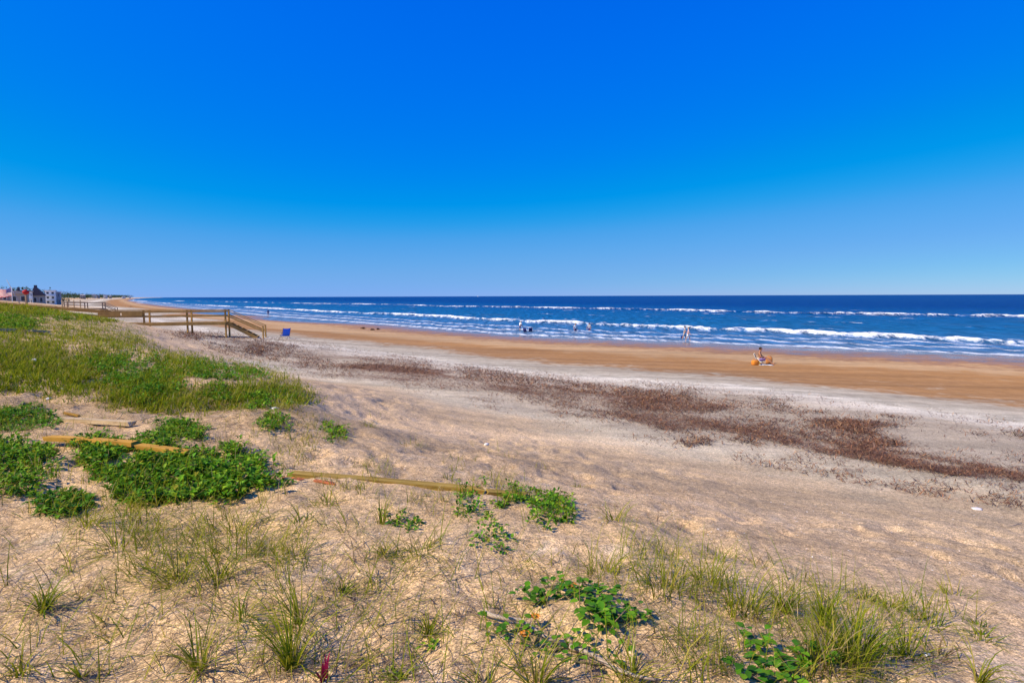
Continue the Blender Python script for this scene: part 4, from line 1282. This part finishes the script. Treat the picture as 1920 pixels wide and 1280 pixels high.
# pale fence posts beyond the bank
for k, (px, d) in enumerate(((116, 95), (127, 100), (138, 104), (150, 108))):
    q_ = at_depth(px, 560, d)
    z0 = float(ground(q_.x, q_.y))
    o = empty('fence_post', (q_.x, q_.y, z0))
    part_beam('post', (0, 0, -0.4), (0, 0, 1.3 + 0.15 * (k % 2)), 0.14, 0.14, M['board_pale'], o)
    bm = bmesh.new(); lathe_bm(bm, [(0.10, 0), (0.11, 0.03), (0.02, 0.10)], 4)
    c_ = obj('post_cap', bm_mesh('post_cap', bm), M['board_pale'], o); c_.location = (0, 0, 1.3 + 0.15 * (k % 2))
    tag(o, ['first', 'second', 'third', 'fourth'][k] + ' pale fence post from the left beyond the grassy bank', 'post', 'pale fence posts beyond the bank')

# ------------------------------------------------------------------ beach chairs and bags
def beach_chair(label, px, py, rz, fabric, frame='metal', s=1.0, group=None, loc=None):
    p = loc or P(px, py)
    o = empty('beach_chair', p, rz)
    o.scale = (s, s, s)
    tag(o, label, 'chair', group)
    bm = bmesh.new()   # seat: sagging cloth
    def cloth(rows):
        vv = [[bm.verts.new((x, y, z - 0.03 * (1 - (2 * k / 4 - 1) ** 2))) for k, x in enumerate(np.linspace(-0.26, 0.26, 5))] for y, z in rows]
        for r0, r1 in zip(vv[:-1], vv[1:]):
            for k in range(4): bm.faces.new((r0[k], r0[k + 1], r1[k + 1], r1[k]))
    cloth([(-0.26, 0.26), (-0.1, 0.22), (0.1, 0.20), (0.22, 0.20)])
    so = obj('seat', bm_mesh('seat', bm, True), M[fabric], o)
    so.modifiers.new('thick', 'SOLIDIFY').thickness = 0.012
    bm = bmesh.new()
    cloth([(0.22, 0.20), (0.32, 0.40), (0.40, 0.60), (0.46, 0.76)])
    bo = obj('backrest', bm_mesh('backrest', bm, True), M[fabric], o)
    bo.modifiers.new('thick', 'SOLIDIFY').thickness = 0.012
    for sx in (-0.28, 0.28):
        for nm, pts in (('side_frame', [(sx, -0.28, 0.27), (sx, 0.22, 0.21), (sx, 0.47, 0.78)]), ('front_leg', [(sx, 0.20, 0.42), (sx, -0.22, 0.0)]), ('rear_leg', [(sx, -0.10, 0.24), (sx, 0.36, 0.0)]), ('armrest', [(sx, -0.22, 0.42), (sx, 0.34, 0.44)])):
            bm = bmesh.new(); tube_bm(bm, pts, [0.014] * len(pts), 6)
            obj(nm, bm_mesh(nm, bm, True), M[frame], o)
    return o
beach_chair('bright blue beach chair seen from behind near the boardwalk stairs', 534, 634, R(222), 'blue_cloth', 'black', 1.12)
def bag(label, px, py, size, mat, mat2, name='beach_bag', rz=0.0, strap=True):
    p = P(px, py)
    o = empty(name, p, rz)
    tag(o, label, 'bag')
    bm = bmesh.new()
    w, d, h = size
    rows = []
    for z, k in ((0, 0.9), (0.25, 1.0), (0.7, 0.97), (0.95, 0.85), (1.0, 0.6)):
        rows.append([bm.verts.new((w / 2 * k * math.copysign(abs(math.cos(a)) ** 0.6, math.cos(a)), d / 2 * k * math.copysign(abs(math.sin(a)) ** 0.6, math.sin(a)), h * z + 0.01 * math.sin(3 * a))) for a in np.linspace(0, 2 * math.pi, 17)[:-1]])
    for r0, r1 in zip(rows[:-1], rows[1:]):
        for k in range(16): bm.faces.new((r0[k], r0[(k + 1) % 16], r1[(k + 1) % 16], r1[k]))
    bm.faces.new(rows[0][::-1]); bm.faces.new(rows[-1])
    obj('bag_body', bm_mesh('bag_body', bm, True), M[mat], o)
    if mat2:
        part_box('side_pocket', (w * 0.45, -0.02, h * 0.4), (w * 0.3, d * 0.7, h * 0.6), M[mat2], o, 0.03)
    if strap:
        for sy in (-0.3, 0.3):
            bm = bmesh.new()
            tube_bm(bm, [(w * 0.25 * math.cos(t_), d * sy, h * 0.93 + 0.12 * math.sin(t_)) for t_ in np.linspace(0, math.pi, 7)], [0.012] * 7, 5)
            obj('strap', bm_mesh('strap', bm, True), M[mat], o)
    return o

# ------------------------------------------------------------------ people
def skin_mesh(name, joints, edges, mat, parent, root=0, sub=2):
    me = bpy.data.meshes.new(name)
    me.from_pydata([j[0] for j in joints], edges, [])
    o = obj(name, me, mat, parent)
    md = o.modifiers.new('skin', 'SKIN')
    md.use_smooth_shade = True
    sv_ = me.skin_vertices[0].data
    for i, j in enumerate(joints):
        rr_ = j[1] if isinstance(j[1], tuple) else (j[1], j[1])
        sv_[i].radius = rr_
        sv_[i].use_root = (i == root)
    sb = o.modifiers.new('sub', 'SUBSURF'); sb.levels = sub; sb.render_levels = sub
    return o

def person(label, loc, rz, J, skin='skin', hair='hair', top=None, bottom=None, hat=None, s=1.0, long_top=False, group='people on the beach'):
    """J: dict of joints; facing -Y"""
    root = empty('person', loc, rz)
    root.scale = (s, s, s)
    tag(root, label, 'person', group)
    names = ['pelvis', 'waist', 'chest', 'neck', 'jaw', 'head', 'crown']
    rad = {'pelvis': (0.135, 0.105), 'waist': (0.125, 0.095), 'chest': (0.15, 0.11), 'neck': 0.05, 'jaw': (0.065, 0.07), 'head': (0.082, 0.098), 'crown': (0.055, 0.065)}
    joints = [(J[k_], rad[k_]) for k_ in names]
    edges = [(i, i + 1) for i in range(6)]
    hd = Vector(J['head']); nose = Vector(J.get('nose', (hd.x, hd.y - 0.115, hd.z - 0.02)))
    joints.append((tuple(nose), 0.014)); edges.append((5, 7))
    for sx in ('l', 'r'):
        i0 = len(joints)
        for k_, r_ in (('sh', 0.062), ('el', 0.043), ('wr', 0.028), ('hand', (0.042, 0.020))):
            joints.append((J[sx + k_], r_))
        edges += [(2, i0), (i0, i0 + 1), (i0 + 1, i0 + 2), (i0 + 2, i0 + 3)]
        wr, ha = Vector(J[sx + 'wr']), Vector(J[sx + 'hand'])
        dr = (ha - wr).normalized()
        sd = dr.cross(Vector((0, 1, 0)))
        sd = sd.normalized() if sd.length > 0.1 else Vector((1, 0, 0))
        for k in range(4):
            f0 = ha + dr * 0.05 + sd * (k - 1.5) * 0.02
            f1 = f0 + dr * (0.045 + 0.01 * (k in (1, 2))) + Vector((0, -0.008, 0))
            n_ = len(joints)
            joints += [(tuple(f0), 0.009), (tuple(f1), 0.007)]
            edges += [(i0 + 3, n_), (n_, n_ + 1)]
        n_ = len(joints)
        joints += [(tuple(ha + sd * 0.045 + dr * 0.01), 0.010), (tuple(ha + sd * 0.06 + dr * 0.05), 0.008)]
        edges += [(i0 + 3, n_), (n_, n_ + 1)]
        i0 = len(joints)
        for k_, r_ in (('hip', 0.10), ('thigh', 0.085), ('knee', 0.058), ('calf', 0.056), ('ankle', 0.036), ('toe', (0.042, 0.024))):
            joints.append((J[sx + k_], r_))
        edges += [(0, i0)] + [(i0 + k, i0 + k + 1) for k in range(5)]
    skin_mesh('body', joints, edges, M[skin], root)
    # hair cap
    bm = bmesh.new()
    bmesh.ops.create_uvsphere(bm, u_segments=14, v_segments=9, radius=1)
    for v in list(bm.verts):
        if v.co.z < -0.25 - 0.5 * (v.co.y > 0.1) or (v.co.y < -0.55 and v.co.z < 0.45): bm.verts.remove(v)
    for v in bm.verts: v.co = Vector((v.co.x * 0.098, v.co.y * 0.115 + 0.01, v.co.z * 0.115))
    ho = obj('hair', bm_mesh('hair', bm, True), M[hair], root)
    ho.location = hd + Vector((0, 0.0, 0.02))
    if hat:
        bm = bmesh.new(); lathe_bm(bm, [(0.19, 0.0), (0.19, 0.012), (0.11, 0.02), (0.10, 0.09), (0.05, 0.11)], 16)
        hh = obj('hat', bm_mesh('hat', bm, True), M[hat], root); hh.location = hd + Vector((0, 0.0, 0.06))
    def mid(a_, b_, t_): return tuple(Vector(J[a_]).lerp(Vector(J[b_]), t_))
    if top:
        js = [(mid('pelvis', 'waist', -0.1 if not long_top else -0.6), (0.155, 0.125)), (J['waist'], (0.148, 0.118)), (J['chest'], (0.172, 0.132)), (mid('chest', 'neck', 0.5), (0.09, 0.08))]
        es = [(0, 1), (1, 2), (2, 3)]
        for sx in 'lr':
            n_ = len(js)
            js += [(J[sx + 'sh'], 0.08), (mid(sx + 'sh', sx + 'el', 0.75), 0.065)]
            es += [(2, n_), (n_, n_ + 1)]
        skin_mesh('shirt', js, es, M[top], root, 1)
    if bottom:
        js = [(J['pelvis'], (0.158, 0.128)), (mid('pelvis', 'waist', 0.35), (0.15, 0.12))]
        es = [(0, 1)]
        for sx in 'lr':
            n_ = len(js)
            js += [(J[sx + 'hip'], 0.118), (J[sx + 'thigh'], 0.108), (mid(sx + 'thigh', sx + 'knee', 0.6), 0.092)]
            es += [(0, n_), (n_, n_ + 1), (n_ + 1, n_ + 2)]
        skin_mesh('shorts', js, es, M[bottom], root, 0)
    return root

def stand(stride=0.0, bend=0.0, arm=(0.05, 0.05), turn=0.0):
    b = bend
    J = {'pelvis': (0, 0, 0.95), 'waist': (0, -0.05 * b, 1.13), 'chest': (0, -0.20 * b, 1.36 - 0.04 * b), 'neck': (0, -0.32 * b, 1.50 - 0.08 * b), 'jaw': (0, -0.38 * b - 0.02, 1.57 - 0.10 * b), 'head': (0, -0.42 * b - 0.01, 1.64 - 0.12 * b), 'crown': (0, -0.44 * b, 1.72 - 0.13 * b)}
    for sx, k, ar in (('l', -1, arm[0]), ('r', 1, arm[1])):
        cy, cz = J['chest'][1], J['chest'][2]
        J[sx + 'sh'] = (k * 0.185, cy, cz + 0.04)
        J[sx + 'el'] = (k * (0.23 + ar), cy - 0.02 + stride * 0.12 * k, cz - 0.24)
        J[sx + 'wr'] = (k * (0.22 + ar), cy - 0.10 + stride * 0.25 * k, cz - 0.47)
        J[sx + 'hand'] = (k * (0.21 + ar), cy - 0.13 + stride * 0.28 * k, cz - 0.55)
        f = -k * stride
        J[sx + 'hip'] = (k * 0.09, 0, 0.90)
        J[sx + 'thigh'] = (k * 0.10, f * 0.10, 0.70)
        J[sx + 'knee'] = (k * 0.10, f * 0.20 - 0.02, 0.50)
        J[sx + 'calf'] = (k * 0.10, f * 0.26 + 0.02, 0.36)
        J[sx + 'ankle'] = (k * 0.10, f * 0.38 + 0.02, 0.08)
        J[sx + 'toe'] = (k * 0.11, f * 0.38 - 0.13, 0.03)
    return J

def sit(seat=0.22):
    J = {'pelvis': (0, 0.05, seat + 0.08), 'waist': (0, 0.07, seat + 0.27), 'chest': (0, 0.08, seat + 0.50), 'neck': (0, 0.05, seat + 0.65), 'jaw': (0, 0.02, seat + 0.71), 'head': (0, 0.02, seat + 0.79), 'crown': (0, 0.03, seat + 0.87)}
    for sx, k in (('l', -1), ('r', 1)):
        J[sx + 'sh'] = (k * 0.185, 0.08, seat + 0.54)
        J[sx + 'el'] = (k * 0.27, -0.02, seat + 0.30)
        J[sx + 'wr'] = (k * 0.22, -0.22, seat + 0.22)
        J[sx + 'hand'] = (k * 0.20, -0.29, seat + 0.22)
        J[sx + 'hip'] = (k * 0.09, 0.02, seat + 0.06)
        J[sx + 'thigh'] = (k * 0.12, -0.20, seat + 0.14)
        J[sx + 'knee'] = (k * 0.14, -0.42, seat + 0.18)
        J[sx + 'calf'] = (k * 0.14, -0.52, seat + 0.06)
        J[sx + 'ankle'] = (k * 0.14, -0.72, 0.08)
        J[sx + 'toe'] = (k * 0.14, -0.86, 0.05)
    return J

pc = P(1426, 683)
person('seated bare-backed person with dark hair in purple shorts on the brown sand', pc, R(62), sit(0.24), 'skin_dark', 'hair', None, 'purple_cloth', s=1.0)
ch = beach_chair('low maroon and white beach chair under the seated person', 0, 0, R(62), 'maroon_cloth', 'white', 0.92, loc=pc + Vector((0, 0, 0)))
bag('rounded orange bag left of the seated person', 1416, 684.5, (0.50, 0.34, 0.32), 'orange_cloth', 'yellow_cloth', rz=0.2)
bag('rust-brown bag right of the seated person', 1442, 681.5, (0.42, 0.30, 0.46), 'rust_cloth', None, rz=-0.3)
twl = P(1434, 684.5)
bm = bmesh.new()
nx, ny = 14, 8
gv = [[bm.verts.new((-0.45 + 0.9 * i / (nx - 1), -0.28 + 0.56 * j / (ny - 1), float(ground(twl.x - 0.45 + 0.9 * i / (nx - 1), twl.y - 0.28 + 0.56 * j / (ny - 1))) - twl.z + 0.03 + 0.05 * vnoise(np.array(i * 0.7), np.array(j * 0.9), 3))) for j in range(ny)] for i in range(nx)]
for i in range(nx - 1):
    for j in range(ny - 1): bm.faces.new((gv[i][j], gv[i + 1][j], gv[i + 1][j + 1], gv[i][j + 1]))
tw = obj('beach_towel', bm_mesh('beach_towel', bm, True), M['white_cloth'])
tw.location = twl
tw.modifiers.new('thick', 'SOLIDIFY').thickness = 0.015
tag(tw, 'rumpled white towel at the feet of the seated person', 'towel')

pw = P(975, 622)
person('person in white top and navy shorts standing at the water edge', pw, R(120), stand(0.25, 0.5), 'skin_dark', 'hair_fair', 'white_cloth', 'navy_cloth', hat='white_cloth', s=0.98)
beach_chair('left navy beach chair beside the person in white', 986, 624, R(150), 'navy_cloth', 'white', 1.0, 'navy chairs at the water edge')
beach_chair('right navy beach chair with white frame beside the person in white', 994, 623.5, R(190), 'navy_cloth', 'white', 1.0, 'navy chairs at the water edge')
person('person in grey walking with a dark bag at the surf', P(1283, 637.5), R(75), stand(0.6, 0.12), 'skin', 'hair', 'grey_cloth', 'grey_cloth', s=0.98)
person('person in pale pink top walking at the surf, right of the pair', P(1290, 640), R(70), stand(0.7, 0.1), 'skin', 'hair_fair', 'pink_cloth', 'white_cloth', s=0.95)
pb = P(1278.5, 637.5)
bag('small dark bag carried low beside the walking pair', 1278.5, 636.5, (0.32, 0.2, 0.4), 'navy_cloth', None)
def wader(label, px, py, d, top, s=1.0, rz=0.0):
    q_ = at_depth(px, py, d)
    person(label, (q_.x, q_.y, -0.5), rz, stand(0.2, 0.05, (0.12, 0.05)), 'skin', 'hair', top, 'navy_cloth', s=s)
wader('left person in a white top wading in the shallow surf', 1079, 622, 84, 'white_cloth', 0.95, R(20))
wader('right person in a pale blue-grey top wading in the shallow surf', 1105, 622, 85, 'grey_cloth', 0.95, R(-30))
person('distant dark figure standing at the water edge beyond the boardwalk stairs', P(503, 592), R(30), stand(0.2), 'skin_dark', 'hair', 'navy_cloth', 'navy_cloth')

# dark seaweed clumps out on the flat sand
for k, (px, py, s_) in enumerate(((681, 617, 0.42), (698, 619, 0.26), (709, 618, 0.26), (245, 575.5, 0.9))):
    p = P(px, py)
    a = Acc()
    N = 160
    pos = np.repeat(np.array(p)[None], N, 0)
    pos[:, :2] += RNG.normal(0, s_ * 0.45, (N, 2))
    hgt_ = np.exp(-((pos[:, 0] - p.x) ** 2 + (pos[:, 1] - p.y) ** 2) / (s_ * s_))
    pos[:, 2] = ground(pos[:, 0], pos[:, 1]) + RNG.uniform(0, 0.6, N) * hgt_ * s_
    a.add(blades(pos, RNG.uniform(0, 6.28, N), RNG.uniform(0.5, 1.5, N), RNG.normal(0.3, 0.3, N), RNG.uniform(0.1, 0.3, N), np.full(N, 0.05), pal(WEED[:3], N) * 0.6, K=3))
    o = obj('seaweed_clump', a.mesh('seaweed_clump', tuple(p)), M['weed'])
    o.location = p
    tag(o, ['largest dark seaweed clump alone on the flat wet sand', 'left small seaweed clump right of the largest one', 'right small seaweed clump of the three on wet sand', 'dark speck of seaweed far along the beach at left'][k], 'seaweed', 'seaweed clumps on the flat sand')

# ------------------------------------------------------------------ far left: flag, post, houses
def ground_at(px, d, dz=0.0):
    q_ = at_depth(px, 558, d)
    return Vector((q_.x, q_.y, float(ground(q_.x, q_.y)) + dz))
fl = ground_at(23, 62)
top_z = at_depth(23, 541, 62).z
flag = empty('flag', fl)
tag(flag, 'red white and blue striped flag flying at the left edge', 'flag')
bm = bmesh.new(); tube_bm(bm, [(0, 0, -0.3), (0, 0, top_z - fl.z + 0.15)], [0.03, 0.02], 8)
obj('flag_pole', bm_mesh('flag_pole', bm, True), M['white'], flag)
FL, FH = 1.55, 0.86
def flag_pt(s, t):
    x = -s * FL * 0.93
    return (x, 0.10 * math.sin(s * 7.5 + t) * s ** 0.5, top_z - fl.z - t * FH - 0.16 * s * s + 0.05 * math.sin(s * 9))
for k in range(13):
    bm = bmesh.new()
    s0 = 0.40 if k < 7 else 0.0
    ss = np.linspace(s0, 1, 14)
    a_ = [bm.verts.new(flag_pt(s_, k / 13)) for s_ in ss]; b_ = [bm.verts.new(flag_pt(s_, (k + 1) / 13)) for s_ in ss]
    for i in range(13): bm.faces.new((a_[i], a_[i + 1], b_[i + 1], b_[i]))
    st = obj('stripe', bm_mesh('stripe', bm, True), M['flag_red'] if k % 2 == 0 else M['white_cloth'], flag)
    st.modifiers.new('thick', 'SOLIDIFY').thickness = 0.004
bm = bmesh.new()
ss = np.linspace(0, 0.40, 7); tt = np.linspace(0, 7 / 13, 5)
gv = [[bm.verts.new(flag_pt(s_, t_)) for t_ in tt] for s_ in ss]
for i in range(6):
    for j in range(4): bm.faces.new((gv[i][j], gv[i + 1][j], gv[i + 1][j + 1], gv[i][j + 1]))
cn = obj('canton', bm_mesh('canton', bm, True), M['flag_blue'], flag)
cn.modifiers.new('thick', 'SOLIDIFY').thickness = 0.004
for r_ in range(5):
    for c__ in range(6):
        s_, t_ = 0.04 + c__ * 0.064, 0.05 + r_ * 0.105
        q_ = Vector(flag_pt(s_, t_))
        bm = bmesh.new()
        vs_ = []
        for k in range(10):
            rr_ = 0.022 if k % 2 == 0 else 0.009
            vs_.append(bm.verts.new((q_.x + rr_ * math.sin(k * math.pi / 5), q_.y - 0.008, q_.z + rr_ * math.cos(k * math.pi / 5))))
        bm.faces.new(vs_)
        obj('star', bm_mesh('star', bm), M['white_cloth'], cn)

rp = ground_at(49, 60)
zt = at_depth(49, 551, 60).z
o = empty('red_topped_post', rp)
tag(o, 'dark post topped with a red rounded cover beyond the rail', 'post')
part_beam('post', (0, 0, -0.3), (0, 0, zt - rp.z), 0.16, 0.16, M['timber_grey'], o)
bm = bmesh.new(); lathe_bm(bm, [(0.10, -0.06), (0.24, 0.05), (0.31, 0.20), (0.27, 0.33), (0.12, 0.42), (0.03, 0.44)], 14)
c_ = obj('red_cover', bm_mesh('red_cover', bm, True), M['red'], o); c_.location = (0, 0, zt - rp.z)
bm = bmesh.new()
a_, b_ = at_depth(12, 524, 66), ground_at(40, 66)
tube_bm(bm, [b_ - b_, (a_ - b_) * 0.5, a_ - b_], [0.05, 0.04, 0.02], 6)
lp = obj('leaning_pole', bm_mesh('leaning_pole', bm, True), M['roof_grey']); lp.location = b_
tag(lp, 'thin grey pole leaning to the left above the flag', 'pole')

def house(label, px0, px1, d, py_top, py_eave, roof='gable', wall='cream', roof_m='roof', storeys=1, depth=9, extras=None, name='beach_house', cat='house'):
    """stands on the ground between two photo columns at distance d"""
    a_, b_ = ground_at(px0, d), ground_at(px1, d)
    base = Vector(((a_.x + b_.x) / 2, d, min(a_.z, b_.z)))
    tilt_ = math.atan2(-base.x, base.y)
    W_ = (b_.x - a_.x) * math.cos(tilt_)
    ze = at_depth((px0 + px1) / 2, py_eave, d).z - base.z
    zt_ = at_depth((px0 + px1) / 2, py_top, d).z - base.z
    root = empty(name, base, tilt_ * 0.93)
    tag(root, label, cat)
    part_box('wall', (0, depth / 2, ze / 2 - 0.5), (W_, depth, ze + 1.0), M[wall], root)
    if roof == 'gable':
        bm = bmesh.new()
        o_ = 0.4
        pr = [(-W_ / 2 - o_, ze), (W_ / 2 + o_, ze), (W_ / 2 * 0.05, zt_)]
        if extras == 'lean': pr = [(-W_ / 2 - o_, ze), (W_ / 2 + o_, ze), (-W_ * 0.12, zt_), (-W_ * 0.30, zt_)]
        f0 = [bm.verts.new((x, -o_, z)) for x, z in pr]; f1 = [bm.verts.new((x, depth + o_, z)) for x, z in pr]
        n_ = len(pr)
        bm.faces.new(f0); bm.faces.new(f1[::-1])
        for k in range(n_): bm.faces.new((f0[k], f1[k], f1[(k + 1) % n_], f0[(k + 1) % n_]))
        bmesh.ops.recalc_face_normals(bm, faces=bm.faces)
        rf = obj('roof', bm_mesh('roof', bm), M[roof_m], root)
    elif roof == 'hip':
        bm = bmesh.new()
        o_ = 0.5
        lo = [bm.verts.new(v) for v in ((-W_ / 2 - o_, -o_, ze), (W_ / 2 + o_, -o_, ze), (W_ / 2 + o_, depth + o_, ze), (-W_ / 2 - o_, depth + o_, ze))]
        hi = [bm.verts.new(v) for v in ((-W_ * 0.34, depth * 0.45, zt_), (W_ * 0.34, depth * 0.45, zt_))]
        for f_ in ((lo[0], lo[1], hi[1], hi[0]), (lo[1], lo[2], hi[1]), (lo[2], lo[3], hi[0], hi[1]), (lo[3], lo[0], hi[0]), tuple(lo[::-1])): bm.faces.new(f_)
        bmesh.ops.recalc_face_normals(bm, faces=bm.faces)
        rf = obj('roof', bm_mesh('roof', bm), M[roof_m], root)
    else:
        rf = part_box('roof', (0, depth / 2, ze + 0.2), (W_ + 0.8, depth + 0.8, 0.4), M[roof_m], root)
    nw = max(2, int(W_ / 2.6))
    for st_ in range(storeys):
        zc = ze * (st_ + 0.55) / storeys
        for k in range(nw):
            x = -W_ / 2 + W_ * (k + 0.5) / nw
            wd = part_box('window', (x, -0.03, zc), (W_ / nw * 0.55, 0.10, ze / storeys * 0.5), M['white'], root)
            part_box('pane', (x, -0.09, zc), (W_ / nw * 0.55 - 0.18, 0.06, ze / storeys * 0.5 - 0.18), M['glass'], wd)
        if storeys > 1 and st_:
            part_box('balcony', (0, -0.8, ze * st_ / storeys), (W_ * 0.96, 1.5, 0.22), M['white'], root)
    return root, W_, ze, zt_, rf
r_, W_, ze, zt_, rf = house('low house with dark roof and small chimney left of the red-topped post', 18, 52, 190, 544.5, 551, 'hip', 'cream', 'roof', 1, 9)
part_box('chimney', (-W_ * 0.02, 4, zt_ + 0.35), (0.7, 0.7, 1.5), M['roof'], rf)
r_, W_, ze, zt_, rf = house('house with tall steep dark roof and chimney beyond the rail', 60, 83, 215, 538.5, 554, 'gable', 'cream', 'roof', 1, 10, 'lean')
part_box('chimney', (-W_ * 0.21, 4, zt_ + 0.2), (0.95, 0.95, 1.3), M['roof'], rf)
house('flat pale-roofed wing between the two dark-roofed houses', 52, 61, 212, 546, 547, 'flat', 'white', 'roof_grey', 2, 8)
r_, W_, ze, zt_, rf = house('white three-storey beach house with flat white roofs and balconies', 85, 104, 260, 544.5, 545.5, 'flat', 'white', 'white', 3, 12)
house('lower pale blue-grey house wing right of the white three-storey house', 103, 113, 268, 546.5, 548, 'flat', 'roof_grey', 'white', 2, 10)
house('pink-walled garden building behind the rail at the left edge', -12, 16, 150, 551, 552.5, 'flat', 'brick_wall', 'roof_grey', 1, 6)
far = [(150, 160, 900, 552, 553.5, 'hip', 'cream', 'roof_grey', 2, 'cream far house with grey hip roof, leftmost of the far row'),
       (172, 180, 1300, 551.3, 551.8, 'flat', 'white', 'white', 5, 'tallest white far block on the horizon'),
       (181, 187, 1320, 553.2, 553.8, 'flat', 'cream', 'roof_grey', 4, 'cream far block right of the tallest white block'),
       (194, 201, 1500, 552.6, 553.2, 'flat', 'white', 'white', 4, 'white far block in the middle of the far row'),
       (204, 209, 1700, 554, 554.8, 'hip', 'cream', 'roof_grey', 2, 'small cream far house right of the middle white block'),
       (228, 235, 2200, 555, 555.5, 'flat', 'white', 'white', 3, 'low white far building near the end of the far row'),
       (242, 245, 2600, 554.4, 554.8, 'flat', 'white', 'white', 4, 'narrow white far block last before the surf')]
for x0, x1, d, yt, ye, rf_, wl_, rm, st_, lab in far:
    house(lab, x0, x1, d, yt, ye, rf_, wl_, rm, st_, 16, name='far_building', cat='building')

# trees and scrub among the houses
def crown_tree(label, px, d, hpx, wpx, cols=DARKG, name='beach_tree'):
    b_ = ground_at(px, d)
    hgt_ = hpx * d / F; w_ = wpx * d / F
    root = empty(name, b_)
    tag(root, label, 'tree', 'trees among the houses')
    bm = bmesh.new()
    tube_bm(bm, [(0, 0, -0.4), (0.05 * w_, 0, hgt_ * 0.35), (-0.03 * w_, 0, hgt_ * 0.7)], [0.05 * hgt_, 0.04 * hgt_, 0.015 * hgt_], 7)
    for k in range(4):
        a = k * 1.6
        tube_bm(bm, [(0.03 * w_, 0, hgt_ * 0.35), (w_ * 0.3 * math.cos(a), w_ * 0.3 * math.sin(a), hgt_ * 0.7)], [0.025 * hgt_, 0.008 * hgt_], 5)
    obj('trunk', bm_mesh('trunk', bm, True), M['timber_grey'], root)
    a = Acc(); N = 900
    cl = RNG.normal(0, 1, (14, 3)); cl /= np.linalg.norm(cl, axis=1)[:, None]
    ci = RNG.integers(0, 14, N)
    pos = cl[ci] * np.array([0.36 * w_, 0.36 * w_, 0.22 * hgt_]) + RNG.normal(0, 1, (N, 3)) * np.array([0.10 * w_, 0.10 * w_, 0.08 * hgt_])
    pos[:, 2] += hgt_ * 0.68
    l_ = RNG.uniform(0.05, 0.11, N) * hgt_
    a.add(leaves(pos, RNG.uniform(0, 6.28, N), RNG.uniform(-0.6, 0.9, N), l_, l_ * 0.6, pal(cols, N) * (0.6 + 0.4 * np.clip(1, 0, 1))))
    obj('crown', a.mesh('crown'), M['leaf'], root)['kind'] = 'stuff'
TC = [(0.02, 0.05, 0.02), (0.03, 0.065, 0.025), (0.045, 0.075, 0.03)]
crown_tree('dark tree right of the pale house wing', 118, 300, 11, 9, TC)
crown_tree('small dark tree beside the dark one, nearer the far row', 127, 340, 8, 8, TC)
crown_tree('dark tree between the low house and the flag', 14, 180, 9, 9, TC)
crown_tree('dark tree between the first far house and the tallest white block', 164, 900, 7, 8, TC)
acc = Acc()
N = 26000
s_ = RNG.uniform(0, 1, N) ** 1.6
yy_ = 330 + s_ * 4200
px_edge = np.interp(yy_, [330, 600, 1200, 2500, 4600], [118, 190, 225, 258, 285])
px_in = np.interp(yy_, [330, 600, 1200, 2500, 4600], [-60, 40, 110, 170, 230])
px_ = px_in + (px_edge - px_in) * RNG.uniform(0, 1, N)
x_ = (px_ - 960) / F * yy_
w_ = coast_w(x_, yy_)
k_ = (w_ > 68) & (fbm(x_ / 60, yy_ / 60, 3, 90) > -0.2)
x_, yy_ = x_[k_], yy_[k_]
N = len(x_)
hh_ = 1.7 * (2.2 + 3.2 * np.clip(fbm(x_ / 25, yy_ / 25, 3, 91) + 0.3, 0, 1)) * (1 + yy_ / 2600)
pos = np.stack([x_, yy_, ground(x_, yy_) + hh_ * RNG.uniform(0, 1, N) ** 0.6], 1)
l_ = RNG.uniform(0.6, 1.3, N) * (1 + yy_ / 1500)
acc.add(leaves(pos, RNG.uniform(0, 6.28, N), RNG.uniform(-0.8, 0.9, N), l_, l_ * 0.7, pal(TC, N)))
tag(obj('far_scrub', acc.mesh('far_scrub'), M['leaf']), 'dark green line of far trees and scrub behind the beach', 'trees', kind='stuff')
# scrub on the near dune beyond the boardwalk
acc = Acc()
pts = []
x_ = RNG.uniform(-120, -35, 2600); y_ = RNG.uniform(46, 170, 2600)
w_ = coast_w(x_, y_)
k_ = (w_ > 95) & (x_ / y_ > -1.0) & (x_ / y_ < -0.55)
q_ = np.stack([x_[k_], y_[k_], ground(x_[k_], y_[k_])], 1)
grass_field(acc, q_, (0.4, 0.9), 0.05, 4, OLIVE + GREEN[:2] + STRAW[:2], 0.5, 1.0)
tag(obj('back_dune_grass', acc.mesh('back_dune_grass'), M['grass']), 'tall olive grass on the dune beyond the boardwalk', 'grass', kind='stuff')

# ------------------------------------------------------------------ small boat on the horizon
bp = at_depth(896, 555.8, 6000); bp.z = 0
boat = empty('boat', bp)
tag(boat, 'tiny white boat on the sea horizon', 'boat')
bm = bmesh.new()
sec = [(-11, 2.2, 2.0), (-4, 3.0, 1.8), (6, 2.6, 2.2), (14, 0.15, 3.2)]
rows = [[bm.verts.new(v) for v in ((x, -w_, z), (x, -w_ * 0.6, -1.2), (x, w_ * 0.6, -1.2), (x, w_, z))] for x, w_, z in sec]
for r0, r1 in zip(rows[:-1], rows[1:]):
    for k in range(4): bm.faces.new((r0[k], r0[(k + 1) % 4], r1[(k + 1) % 4], r1[k]))
bm.faces.new(rows[0][::-1]); bm.faces.new(rows[-1])
bmesh.ops.recalc_face_normals(bm, faces=bm.faces)
obj('hull', bm_mesh('hull', bm), M['white'], boat)
part_box('cabin', (-1, 0, 5.0), (10, 4.5, 6.5), M['white'], boat, 0.5)
part_box('flybridge', (-2, 0, 10), (5, 3.5, 3.2), M['white'], boat, 0.3)
